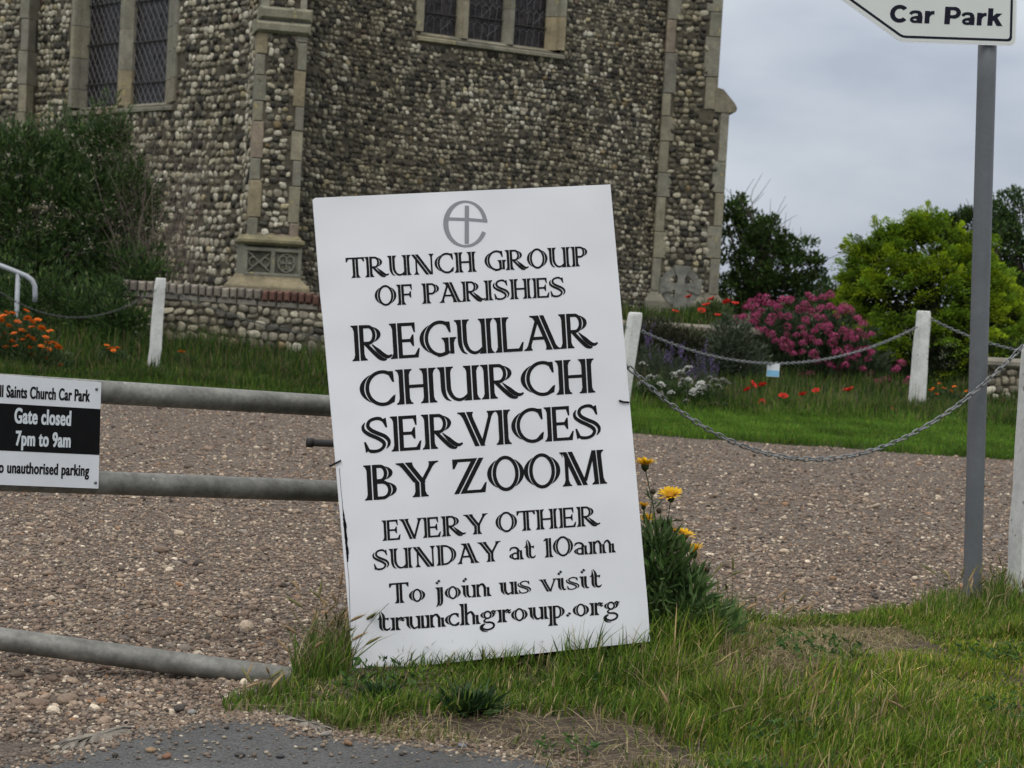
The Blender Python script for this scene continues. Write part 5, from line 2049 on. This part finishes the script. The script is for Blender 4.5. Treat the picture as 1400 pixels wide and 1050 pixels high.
for _ in range(230):
    q = bl[rng.choice(len(bl), p=np.array([.2, .1, .16, .16, .16, .08, .06, .0, .02, .06, .0, 0, 0, 0, 0, 0, 0]))]
    v = sph(1)[0]
    v[2] = abs(v[2]) + .2
    p0_ = q[0] + v / np.linalg.norm(v) * np.array(q[1]) * .85
    d_ = np.array((rng.normal(0, .35), rng.normal(0, .3), 1.0))
    L_ = rng.uniform(.15, .42)
    n_ = int(L_ * 60)
    t_ = rng.uniform(0, 1, n_)
    Pq = p0_ + d_ * (t_ * L_)[:, None] + rng.normal(0, .008, (n_, 3))
    leaves(b, Pq, d_ * .7 + rng.normal(0, .55, (n_, 3)), rng.uniform(.05, .095, n_), rng.uniform(.012, .02, n_), mixcol(n_, [(.06, .10, .03), (.085, .125, .045), (.14, .165, .08)], [.5, .35, .15]))
    b.tube([p0_, p0_ + d_ * L_], [.004, .002], 4, (.06, .07, .03), cap=False)
b.build('foliage', M['leaf'], sh_)
b = MB()
for _ in range(26):
    bb = bl[rng.integers(0, len(bl))]
    limbs(b, np.array((at(70, 470, 20.5)[0] + rng.normal(0, .25), 20.6 + rng.normal(0, .1), .1)), [bb[0] + rng.normal(0, .4, 3) * np.array(bb[1])], rng.uniform(.008, .02))
b.build('stems', M['bark'], sh_, smooth=True)
tw = empty('dry_shrub', (at(215, 450, 20.1)[0], 20.1, .12), 'bare brown twiggy bush at the right side of the big green shrub', 'shrub')
b = MB()
for _ in range(72):
    u = rng.uniform(150, 262)
    p = np.array((at(rng.uniform(175, 245), 470, 20.2)[0], 20.25 + rng.normal(0, .12), .15))
    t = at(rng.uniform(120, 285), rng.uniform(170, 400), 20.3 + rng.normal(0, .25))
    m1 = p + (t - p) * .5 + np.array((0, 0, .15)) + rng.normal(0, .08, 3)
    b.tube([p, m1, (m1 + t) / 2 + rng.normal(0, .03, 3), t], [.006, .004, .003, .0018], 4, cap=False)
    for _k in range(4):
        q = m1 + (t - m1) * rng.uniform(.1, 1)
        twig(b, q, (t - m1) / np.linalg.norm(t - m1) + rng.normal(0, .5, 3), rng.uniform(.12, .35), .0026, 4)
b.build('twigs', M['twig'], tw)
b = MB()
crown(b, [blob(215, 300, 20.3, .42, .3, .8), blob(185, 200, 20.4, .5, .3, .35)], 1500, .045, .012, [(.15, .115, .085), (.09, .075, .05), (.05, .065, .03)], [.5, .3, .2], inner=.2)
b.build('foliage', M['leaf'], tw)

# dark trees and the golden conifer
def tree(name, base_px, Y, zb, blobs, N, L, Wd, cols, p, label, clump, cr, r=.07, inner=.4, bare=0):
    x0 = at(*base_px, Y)[0]
    root = empty(name, (x0, Y, zb), label, 'tree')
    b = MB()
    crown(b, blobs, N, L, Wd, cols, p, up=.5, inner=inner, clump=clump, cr=cr)
    b.build('crown', M['leaf'], root)
    b = MB()
    base = np.array((x0, Y, zb))
    topz = max(q[0][2] for q in blobs)
    b.tube([base, base + (0.03, 0, (topz - zb) * .35), base + (-.03, 0, (topz - zb) * .7)], [r, r * .75, r * .4], 9)
    for q in blobs:
        limbs(b, base + (0, 0, (topz - zb) * .25), [q[0] + rng.normal(0, .45, 3) * np.array(q[1]) for _ in range(6)], r * .35)
    for _ in range(bare):
        q = blobs[rng.integers(0, len(blobs))]
        v = sph(1)[0]
        v[2] = abs(v[2])
        twig(b, q[0] + v * np.array(q[1]) * .7, v + (0, 0, .5), rng.uniform(.3, .7), .008, 5)
    b.build('trunk', M['bark'], root, smooth=True)
    return root


TG = [(0.056, 0.098, 0.022), (0.036, 0.068, 0.018), (0.095, 0.145, 0.030), (.022, .042, .013)]
tree('tree', (1030, 430), 33.0, .2, [blob(1000, 350, 33.5, .9, .8, 1.1), blob(1040, 365, 33, .75, .7, .75), blob(1085, 375, 32.6, .55, .5, .55), blob(1000, 290, 33.4, .28, .4, .38), blob(1022, 283, 33.4, .16, .2, .22), blob(1050, 315, 33, .28, .3, .32), blob(1098, 345, 32.6, .18, .25, .28), blob(1075, 340, 32.7, .2, .25, .25), blob(1110, 395, 32.5, .35, .4, .35), blob(1050, 410, 32.6, .9, .6, .5), blob(1112, 362, 32.5, .14, .2, .14)],
     15000, .085, .05, TG, [.34, .34, .14, .18], 'dark green tree with loose twiggy top right behind the church corner', 420, .14, inner=.45, bare=40)
tree('tree', (1390, 450), 31.0, .2, [blob(1345, 330, 31, .65, .6, .65), blob(1400, 340, 31.3, .9, .7, 1.0), blob(1330, 300, 31, .40, .4, .36), blob(1385, 290, 31, .45, .4, .32), blob(1450, 330, 31, .8, .7, 1.0), blob(1410, 420, 31, 1.0, .7, .8), blob(1300, 320, 31, .25, .3, .25), blob(1350, 400, 31, .7, .6, .7)],
     21000, .075, .042, TG, [.30, .40, .10, .20], 'dark evergreen tree behind the golden conifer, beyond the grey pole', 460, .17, inner=.3, bare=10)
b_ = empty('shrub', (at(1135, 430, 29)[0], 29, .2), 'small dark green bush in the gap left of the golden conifer', 'shrub')
b = MB()
crown(b, [blob(1138, 412, 29, .35, .3, .30), blob(1165, 395, 29, .25, .3, .36), blob(1100, 425, 29, .5, .3, .25), blob(1172, 360, 28.5, .16, .2, .26)], 2600, .075, .04, TG, [.34, .34, .14, .18], clump=80, cr=.13, inner=.2)
b.build('foliage', M['leaf'], b_)
b = MB()
for _ in range(10):
    twig(b, at(rng.uniform(1115, 1160), 425, 29), (rng.normal(0, .2), 0, 1), rng.uniform(.4, .75), .009, 6)
b.build('stems', M['bark'], b_)

cf = empty('conifer', (at(1272, 500, 22.5)[0], 22.5, .1), 'rounded golden green conifer behind the white post and the pole', 'tree')
CB = [blob(1262, 360, 22.6, .48, .5, .56), blob(1222, 390, 22.5, .56, .55, .56), blob(1305, 395, 22.5, .62, .55, .56), blob(1262, 430, 22.2, .90, .7, .70), blob(1345, 440, 22.4, .50, .55, .56), blob(1192, 420, 22.4, .40, .45, .56), blob(1270, 475, 22.0, 1.0, .7, .52), blob(1186, 362, 22.6, .24, .3, .26), blob(1262, 314, 22.6, .19, .25, .20), blob(1322, 345, 22.6, .24, .3, .24), blob(1218, 328, 22.6, .18, .22, .18)]
# spray ends over the outside of the blobs, each spray a fan of small scales pointing out and up
cl = []
for c0, rd in CB:
    n_ = int(215 * (rd[0] * rd[2]) ** .9) + 26
    v = sph(n_)
    for q in v:
        p = c0 + q * np.array(rd)
        inside = any(np.sum(((p - c1) / np.array(r1)) ** 2) < .74 for c1, r1 in CB if c1 is not c0)
        if not inside and p[2] > .15 and q[1] < .75:
            cl.append((p, q))
b = MB()
P, D, Lc, Wc, Cc = [], [], [], [], []
for p, q in cl:
    p = p + q * rng.uniform(-.10, .08)
    ax = q * np.array((1, 1, .35)) + np.array((0, 0, .30)) + rng.normal(0, .2, 3)
    ax /= np.linalg.norm(ax)
    tint = rng.uniform(.75, 1.25)
    yel = rng.uniform(0, 1) < .35
    sd = np.cross(ax, np.array((0, 0, 1.0)) + rng.normal(0, .25, 3))
    sd /= np.linalg.norm(sd)
    up_ = np.cross(sd, ax)
    n_ = 230
    t = rng.uniform(0, 1, n_)
    wd = .15 * np.sin(np.clip(t * 2.6 + .35, 0, 3.1))
    lat = rng.normal(0, .68, n_) * wd
    th = rng.normal(0, .20, n_) * wd - .35 * np.abs(lat)
    P.append(p - ax * .16 + ax * (t * .30)[:, None] + sd * lat[:, None] + up_ * th[:, None])
    D.append(ax + sd * (lat / .12)[:, None] * .8 + up_ * (th / .12)[:, None] * .8 + rng.normal(0, .3, (n_, 3)))
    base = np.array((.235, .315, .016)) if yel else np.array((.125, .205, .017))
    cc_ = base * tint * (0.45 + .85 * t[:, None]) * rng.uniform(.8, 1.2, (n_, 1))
    Cc.append(cc_)
P, D, Cc = np.concatenate(P), np.concatenate(D), np.concatenate(Cc)
N = len(P)
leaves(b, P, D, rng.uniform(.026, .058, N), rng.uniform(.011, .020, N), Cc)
# inner shade put into the colour: very dark leaves behind the sprays
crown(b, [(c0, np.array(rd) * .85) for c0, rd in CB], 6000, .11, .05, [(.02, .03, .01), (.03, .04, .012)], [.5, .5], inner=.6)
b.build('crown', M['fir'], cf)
b = MB()
base = np.array((at(1272, 500, 22.5)[0], 22.5, .12))
b.tube([base - (0, 0, .2), base + (0, 0, .6), base + (.02, 0, 1.2)], [.11, .09, .05], 10)
for c0, rd in CB:
    limbs(b, base + (0, 0, .25), [c0], .035)
b.build('trunk', M['bark'], cf, smooth=True)


# ------------------------------------------------------------------ flowers
def flower_mesh(kind, seed):
    r = np.random.default_rng(seed)
    b = MB()
    if kind == 'poppy':
        for k in range(5):
            a0 = k * 2 * math.pi / 5 + r.uniform(-.2, .2)
            n = 6
            V, C = [], []
            for i in range(n):
                for j in range(5):
                    t, s = i / (n - 1), (j - 2) / 2
                    rad = .006 + .040 * t
                    an = a0 + s * .75 * (1 - .25 * t * t)
                    z = .034 * t ** 1.4 * (1 - .35 * (t > .8)) + .004 * math.sin(j * 2.1 + k)
                    V.append((rad * math.cos(an), rad * math.sin(an), z))
                    C.append(np.array((.58, .030, .016)) * r.uniform(.85, 1.1) if t > .25 else (.05, .01, .01))
            b.add(V, [(i * 5 + j, i * 5 + j + 1, (i + 1) * 5 + j + 1, (i + 1) * 5 + j) for i in range(n - 1) for j in range(4)], C)
        b.add(ICO0[0] * .008 + (0, 0, .012), ICO0[1], (.03, .035, .015))
    elif kind in ('marigold', 'daisy'):
        n = 17 if kind == 'daisy' else 15
        for ring in range(2):
            for k in range(n):
                a = (k + ring * .5) * 2 * math.pi / n + r.normal(0, .06)
                L = r.uniform(.85, 1.05) * (.033 if kind == 'daisy' else .034) * (1 - .2 * ring)
                el = (.50 if kind == 'daisy' else .35) + .3 * ring + r.normal(0, .1)
                d = np.array((math.cos(a) * math.cos(el), math.sin(a) * math.cos(el), math.sin(el)))
                s = np.array((-math.sin(a), math.cos(a), 0))
                w = .0036 if kind == 'daisy' else .0058
                p0 = d * .004
                c0 = np.array((.62, .30, .008)) if kind == 'daisy' else np.array((.66, .125, .008))
                c1 = np.array((.78, .47, .012)) if kind == 'daisy' else np.array((.78, .18, .012))
                q = [p0 - s * w * .4, p0 + s * w * .4, p0 + d * L * .6 + s * w - (0, 0, .0), p0 + d * L - (0, 0, .003) + s * w * .5, p0 + d * L - (0, 0, .003) - s * w * .5, p0 + d * L * .6 - s * w]
                b.add(q, [(0, 1, 2, 5), (5, 2, 3, 4)], [c0 * .8, c0 * .8, c1, c1, c1, c1])
        b.add(ICO1[0] * (.011, .011, .006) + (0, 0, .006), ICO1[1], (.50, .22, .01) if kind == 'daisy' else (.40, .09, .01))
    elif kind == 'valerian':
        n = 90
        v = sph(n * 2)
        v = v[v[:, 2] > -.35][:n]
        P = v * np.array((.055, .055, .050)) * r.uniform(.72, 1.08, (len(v), 1))
        c = np.array([(.40, .060, .15), (.30, .040, .105), (.46, .10, .21), (.22, .03, .075)])[r.integers(0, 4, len(P))] * r.uniform(.8, 1.15, (len(P), 1))
        for p, q, cc in zip(P, v, c):
            s = np.cross(q, r.normal(0, 1, 3))
            s /= np.linalg.norm(s)
            t_ = np.cross(q, s)
            w = r.uniform(.007, .011)
            b.add([p - s * w, p - t_ * w + q * .003, p + s * w, p + t_ * w + q * .003], [(0, 1, 2), (0, 2, 3)], cc)
    elif kind == 'yarrow':
        n = 70
        x = r.normal(0, .020, (n, 2))
        P = np.concatenate([x, -np.sum(x ** 2, 1, keepdims=True) * 16 + r.normal(0, .002, (n, 1))], 1)
        for p in P:
            w = r.uniform(.005, .009)
            q = sph(1)[0] * .3 + (0, 0, 1)
            s = np.cross(q, r.normal(0, 1, 3))
            s /= np.linalg.norm(s)
            t_ = np.cross(q, s)
            b.add([p - s * w, p - t_ * w, p + s * w, p + t_ * w], [(0, 1, 2, 3)], np.array((.55, .55, .50)) * r.uniform(.6, 1.1))
            b.tube([p, p * np.array((.3, .3, 0)) - (0, 0, .04)], .0007, 3, (.06, .09, .03), cap=False)
    elif kind == 'lavender':
        n = 46
        z = r.uniform(0, .11, n)
        a = r.uniform(0, 6.28, n)
        rr = .011 * np.sin(np.clip(z / .11 * 2.8 + .3, 0, 3.1))
        P = np.stack([rr * np.cos(a), rr * np.sin(a), z], 1)
        for p, a_ in zip(P, a):
            d = np.array((math.cos(a_), math.sin(a_), .6))
            s = np.array((-math.sin(a_), math.cos(a_), 0))
            b.add([p - s * .004, p + d * .009, p + s * .004, p - d * .003], [(0, 1, 2), (0, 2, 3)], np.array((.17, .105, .27)) * r.uniform(.6, 1.2))
        b.tube([(0, 0, -.2), (0, 0, .1)], .0012, 4, (.07, .10, .06), cap=False)
    return b.mesh(kind + '_bloom', M['petal'], False)


FM = {k: [flower_mesh(k, 60 + i) for i in range(3)] for k in ('poppy', 'marigold', 'daisy', 'valerian', 'yarrow', 'lavender')}


def bloom(kind, P, parent, name='flower', tilt=.3, sc=1.0, face=None):
    o = bpy.data.objects.new(name, FM[kind][rng.integers(0, 3)])
    COL.objects.link(o)
    e_ = (rng.normal(0, tilt), rng.normal(0, tilt), rng.uniform(0, 6.28)) if face is None else face
    o.rotation_euler = e_
    o.scale = (sc,) * 3
    o.location = Vector([float(c) for c in P])
    if parent is not None:
        o.parent = parent
        o.matrix_parent_inverse = WM(parent).inverted()
    return o


def stem_mesh(B, P, root, r=.0016, col=(.05, .085, .025)):
    P, root = np.array(P), np.array(root)
    m1 = (P + root) / 2 + rng.normal(0, .02, 3) * (1, 1, 0)
    B.tube([root, m1, P], [r, r * .9, r * .7], 5, col, cap=False)


# poppies
POP = [((1029, 524), 'red poppy, upper one of the three close together right below the blue tag'), ((1043, 525), 'red poppy, rightmost of the three close together below the blue tag'),
       ((1023, 531), 'red poppy, lower left of the three close together below the blue tag'), ((1071, 541), 'red poppy alone, first to the right of the group of three near the tag'),
       ((1042, 548), 'small dark red poppy below the group of three near the tag'), ((1098, 538), 'red poppy in the bed midway between the blue tag and the big poppy'),
       ((1116, 533), 'red poppy just left of the biggest one in front of the pink bush'), ((1161, 532), 'biggest red poppy in front of the right side of the pink bush'),
       ((1105, 553), 'tiny drooping red poppy on a pale stem in the middle of the bed'), ((1090, 563), 'low red poppy at the edge of the lawn strip'),
       ((1161, 568), 'small red poppy at the lawn edge below the biggest one'), ((1222, 559), 'dark red poppy low down just left of the white post'),
       ((942, 405), 'red poppy in front of the shaft of the stone cross'), ((973, 408), 'red poppy at the right arm of the stone cross'),
       ((966, 416), 'red poppy below the right arm of the stone cross, in the middle of four'), ((994, 412), 'red poppy on the church corner edge against the dark tree'),
       ((1005, 414), 'orange red poppy, rightmost of those beside the church corner'), ((959, 424), 'red poppy low down just right of the cross shaft'),
       ((923, 425), 'red poppy, leftmost of those before the stone cross'), ((981, 430), 'faded orange poppy, lowest beside the church corner')]
SCP = [1.0, 1.0, .9, 1.15, .9, .95, .9, 1.3, .55, .9, .7, .9, .95, 1.0, .95, 1.0, .9, 1.0, .85, .8]
for i, ((u, v), lab) in enumerate(POP):
    up_ = i >= 12
    Y = (21.2 if up_ else 16.7) + rng.normal(0, .10)
    P = at(u, v, Y)
    sc = SCP[i] * (1.18 if up_ else .95)
    zb = yard_h(np.array([P[0]]), np.array([Y]))[0]
    rt = np.array((P[0] + rng.normal(0, .04), Y + rng.normal(0, .04), zb))
    root = empty('poppy', rt, lab, 'poppy', 'red poppies by the stone cross' if up_ else 'red poppies along the lawn edge')
    bloom('poppy', P - (0, 0, .018), root, 'bloom', .45, sc)
    b = MB()
    stem_mesh(b, P - (0, 0, .015), rt, .0022, (.06, .10, .04))
    b.build('stem', M['leaf'], root)


def clump_plant(name, px0, Y, blobs, N, L, Wd, cols, p, label, cat, heads, kind, hname='flower', sc=1.0, dz=.0, jit=.12, up=.8, tilt=.35, dots=None, clump=0, cr=.1, stems=True, labels=None):
    x0 = at(*px0, Y)[0]
    zb = float(yard_h(np.array([x0]), np.array([Y]))[0])
    root = empty(name, (x0, Y, zb), label, cat)
    b = MB()
    crown(b, blobs, N, L, Wd, cols, p, up=up, inner=.2, clump=clump, cr=cr)
    pts = []
    for (u, v) in heads:
        P = at(u, v, Y - .15 + rng.normal(0, jit))
        pts.append(P)
        if stems:
            r0 = np.array((x0 + (P[0] - x0) * .75, P[1] + .03, max(zb, P[2] - rng.uniform(.2, .4))))
            stem_mesh(b, P, r0, .0018)
    b.build('foliage', M['leaf'], root)
    for P in pts:
        bloom(kind, P, root, hname, tilt, sc * rng.uniform(.8, 1.15))
    return root


GF = [(0.050, 0.090, 0.026), (0.032, 0.062, 0.022), (0.085, 0.120, 0.040), (0.11, .13, .07)]
hd = [(25, 570), (50, 545), (95, 550), (195, 530), (130, 612), (210, 585), (240, 612), (285, 600), (240, 655), (315, 660), (380, 683), (65, 640), (170, 680), (105, 700), (210, 720), (240, 740), (345, 730), (85, 762), (165, 750), (120, 795), (210, 790), (225, 810), (310, 797), (405, 775), (440, 805), (365, 820), (335, 830), (240, 858), (355, 893), (445, 943), (50, 705), (365, 770), (5, 600), (-40, 620), (-60, 690), (15, 740), (-30, 770), (40, 805)]
hd = [(a / 5.53, 330 + c / 5.53) for a, c in hd]
clump_plant('marigold_plant', (25, 500), 16.5, [blob(20, 480, 16.5, .42, .3, .28), blob(60, 500, 16.4, .28, .25, .22), blob(-30, 490, 16.5, .4, .3, .3), blob(20, 450, 16.6, .26, .2, .16)], 5200, .06, .015, GF, [.4, .3, .2, .1], 'bushy plant covered in orange flowers at the foot of the handrail', 'flowers', hd, 'marigold', sc=1.15)
hd = [(146, 473), (149, 478), (160, 477), (155, 480), (152, 477)]
clump_plant('marigold_plant', (153, 500), 17.4, [blob(153, 492, 17.4, .16, .15, .12)], 700, .05, .013, GF, [.4, .3, .2, .1], 'small tuft of orange flowers left of the white post before the flint wall', 'flowers', hd, 'marigold', sc=1.0)
clump_plant('marigold_plant', (249, 505), 17.2, [blob(250, 497, 17.2, .12, .12, .10)], 300, .05, .012, GF, [.4, .3, .2, .1], 'lone orange flower in the grass right of the white post by the flint wall', 'flowers', [(248, 482)], 'marigold', sc=1.2)
hd = [(1088, 517), (1120, 495), (1100, 512), (1135, 510), (1160, 520), (1140, 548), (1185, 525), (1195, 540), (1210, 520), (1112, 530), (1170, 505), (1230, 545)]
hd = [(820 + a / 2.414, 320 + c / 2.414) for a, c in hd]
clump_plant('marigold_plant', (1297, 560), 17.9, [blob(1295, 553, 17.9, .26, .2, .14), blob(1325, 560, 17.9, .22, .2, .12)], 2000, .05, .014, GF, [.4, .35, .2, .05], 'low plant with small orange flowers between the white post and the grey pole', 'flowers', hd, 'marigold', sc=.75)

# white yarrow and lavender
hd = [(200, 180), (527, 210), (255, 275), (292, 283), (465, 245), (440, 262), (340, 330), (345, 405), (402, 390), (475, 325), (540, 300), (615, 325), (600, 360), (640, 350), (675, 345), (690, 285), (710, 300), (780, 300), (755, 345), (800, 320), (530, 395), (510, 450), (720, 468), (790, 475), (360, 345), (490, 300), (560, 380), (185, 320)]
hd = [(840 + a / 5.25, 460 + c / 5.25) for a, c in hd]
clump_plant('yarrow_plant', (940, 570), 16.75, [blob(900, 545, 16.8, .26, .2, .18), blob(950, 550, 16.8, .34, .2, .17), blob(985, 560, 16.8, .2, .2, .12)], 5200, .06, .011, GF, [.40, .30, .2, .1], 'spreading plant with flat white flower heads right of the notice board', 'flowers', hd, 'yarrow', 'flower_head', sc=1.1, tilt=.3)
hd = [(rng.normal(958, 12), rng.normal(508, 9)) for _ in range(34)] + [(rng.normal(912, 14), rng.normal(490, 9)) for _ in range(22)] + [(rng.normal(888, 9), rng.normal(478, 9)) for _ in range(10)]
clump_plant('lavender_plant', (930, 540), 18.4, [blob(955, 530, 18.4, .28, .25, .17), blob(908, 515, 18.5, .34, .25, .24), blob(885, 510, 18.6, .25, .25, .3)], 4200, .055, .008, [(.075, .095, .055), (.05, .068, .035), (.10, .11, .075)], [.4, .4, .2], 'hazy purple lavender clump behind the white flowers', 'flowers', hd, 'lavender', 'flower_spike', sc=1.0, tilt=.25, stems=False)

# pink valerian bush
hd = []
EN = [(1012, 424), (1030, 408), (1060, 402), (1092, 408), (1120, 398), (1150, 410), (1172, 428), (1192, 448), (1202, 470), (1190, 492), (1165, 515), (1120, 500), (1075, 480), (1035, 455), (1012, 440)]
while len(hd) < 82:
    u, v = rng.uniform(1008, 1204), rng.uniform(398, 512)
    if inpoly(np.array([u]), np.array([v]), EN)[0] and all((u - a) ** 2 + ((v - c) * 1.1) ** 2 > 64 for a, c in hd):
        hd.append((u, v))
hd += [(1225, 505), (1232, 497), (1236, 525), (1212, 520), (1097, 515), (1108, 512), (1190, 510), (1150, 425), (1200, 523), (1244, 520), (1008, 437), (1016, 436), (1180, 505), (1156, 500)]
va = clump_plant('valerian_bush', (1105, 540), 20.2, [blob(1100, 470, 20.6, .72, .4, .44), blob(1150, 490, 20.5, .5, .4, .36), blob(1050, 480, 20.6, .45, .4, .42), blob(1100, 520, 20.3, .7, .35, .28), blob(1180, 520, 20.3, .4, .3, .2)], 13000, .075, .026, [(.045, .068, .030), (.028, .046, .022), (.07, .095, .045)], [.42, .43, .15], 'large bush covered in pink flower clusters behind the chain and blue tag', 'flowers', hd, 'valerian', 'flower_head', sc=1.02, jit=.16, tilt=.4, clump=380, cr=.12)

# low plants on the bank
for px, Y, bls, n_, cols, lab in (
        ((905, 470), 19.9, [(900, 462, .36, .22), (945, 475, .34, .2), (880, 480, .2, .28)], 4200, [(.040, .048, .026), (.030, .040, .02), (.08, .07, .045)], 'dusky brown green low plant hanging over the rubble wall'),
        ((1000, 480), 19.6, [(998, 468, .26, .30), (1015, 495, .3, .3), (985, 500, .28, .2)], 3600, [(.06, .08, .045), (.04, .06, .032), (.11, .125, .085)], 'grey green weedy shrub left of the pink flowering bush'),
        ((960, 440), 21.7, [(950, 436, .42, .12), (975, 430, .25, .16), (925, 440, .2, .10)], 3000, [(.07, .11, .03), (.05, .085, .025), (.10, .13, .04)], 'fresh green tuft of leaves at the foot of the stone cross'),
        ((1340, 520), 21.5, [(1310, 520, .5, .35), (1370, 500, .5, .35), (1240, 525, .5, .25)], 6000, [(.02, .032, .014), (.03, .045, .016)], 'dark undergrowth beneath the golden conifer')):
    p0 = at(*px, Y)
    root = empty('low_plant', (p0[0], Y, float(yard_h(np.array([p0[0]]), np.array([Y]))[0])), lab, 'plant')
    b = MB()
    crown(b, [(at(u, v, Y), (rx, .25, rz)) for u, v, rx, rz in bls], n_, .07, .018, cols, [1 / len(cols)] * len(cols), up=.7, inner=.1)
    b.build('foliage', M['leaf'], root)

# weeds and thin stems among the bed: a rough mass
wB = MB()
n_ = 5200
u = rng.uniform(860, 1260, n_)
v = rng.uniform(515, 578, n_)
P = np.array([at(a, c, 17.2 + q) for a, c, q in zip(u, v, rng.normal(0, .25, n_))])
P[:, 2] = yard_h(P[:, 0], P[:, 1])
c = mixcol(n_, [G_MID, G_YEL, DRY, (.10, .11, .07)], [.35, .25, .2, .2])
blades(wB, P, rng.uniform(.06, .26, n_) * np.where(rng.uniform(0, 1, n_) < .12, 1.3, .55), rng.uniform(.004, .009, n_), lean_rand(n_, .25), c * .8, c * 1.1)
tag(wB.build('wild_grass', M['grass']), 'thin wild stems and grasses around the poppies', 'grass', None, 'stuff')

# yellow daisies beside the board
dY = 5.28
p0 = gnd(915, 872)
dp = empty('daisy_plant', (p0[0], p0[1], .04), 'leafy plant with yellow daisy flowers at the right edge of the notice board', 'flowers')
b = MB()
DB = [blob(905, 790, dY, .085, .10, .13), blob(925, 830, dY, .13, .12, .10), blob(890, 840, dY, .10, .10, .13), blob(955, 850, dY, .11, .10, .06), blob(900, 735, dY, .04, .05, .07), blob(910, 860, dY, .14, .12, .07)]
DB += [blob(968, 862, dY, .10, .10, .05), blob(905, 770, dY, .07, .07, .10)]
crown(b, DB, 2300, .055, .013, [(.095, .165, .045), (.06, .115, .035), (.145, .205, .08)], [.42, .28, .30], up=.7, inner=.15, clump=170, cr=.04)
FL = [((882, 637), 1.0), ((917, 680), 1.0), ((884, 711), .62), ((880, 693), .6), ((936, 734), .85), ((948, 756), 1.0), ((924, 729), .6), ((989, 843), .3)]
root_ = np.array((p0[0] - .02, dY, .04))
for (u, v), sc in FL:
    P = at(u, v, dY + rng.normal(0, .02))
    r0 = np.array((root_[0] + (P[0] - root_[0]) * .55, dY, max(.05, P[2] - .22)))
    stem_mesh(b, P - (0, 0, .006), r0, .0022, (.055, .085, .035))
    for _ in range(5):
        t = rng.uniform(.1, .7)
        q = r0 + (P - r0) * t
        leaves(b, q[None], rng.normal(0, 1, (1, 3)) * (1, 1, .3) + (0, 0, .8), np.array([.045]), np.array([.012]), np.array([(.05, .09, .03)]))
for (u, v) in ((893, 672), (901, 698), (907, 716), (967, 778)):
    P = at(u, v, dY)
    stem_mesh(b, P, np.array((P[0] - .01, dY, P[2] - .12)), .0018, (.055, .085, .035))
    b.add(ICO1[0] * (.0085, .0085, .010) + P, ICO1[1], (.07, .055, .03))
b.build('foliage', M['leaf'], dp)
for (u, v), sc in FL:
    P = at(u, v, dY)
    o = bloom('daisy', P, dp, 'flower', face=(rng.normal(.05, .12), rng.normal(0, .2), rng.uniform(0, 6)), sc=sc * 1.25)
    cb_ = MB()
    cb_.tube([(0, 0, -.014), (0, 0, -.008), (0, 0, 0), (0, 0, .006)], [.002, .008, .010, .009], 10, (.045, .06, .02))
    c_ = bpy.data.objects.new('calyx', cb_.mesh('calyx', M['leaf'], True))
    COL.objects.link(c_)
    c_.parent = o

# weed rosette below the board
for px, R, lab in (((640, 982), .085, 'dark green rosette weed at the bottom of the verge below the board'), ((520, 968), .05, 'small leafy weed left of the bigger rosette below the board'), ((1010, 862), .07, 'broad leaved weed at the back of the verge right of the daisies')):
    p = gnd(*px)
    zz = max(.012, float(verge_h(p[:1], p[1:2])[0]))
    root = empty('weed', (p[0], p[1], zz), lab, 'weed')
    b = MB()
    n_ = 230
    a = rng.uniform(0, 6.28, n_)
    el = rng.uniform(.1, 1.0, n_)
    D = np.stack([np.cos(a) * np.cos(el), np.sin(a) * np.cos(el), np.sin(el)], 1)
    leaves(b, np.array((p[0], p[1], zz)) + D * .01 + rng.normal(0, R * .22, (n_, 3)) * (1, 1, .1), D, rng.uniform(.5, 1.1, n_) * R, rng.uniform(.10, .18, n_) * R, mixcol(n_, [(.035, .075, .022), (.022, .05, .018), (.06, .10, .03)], [.4, .4, .2]))
    b.build('leaves', M['leaf'], root)
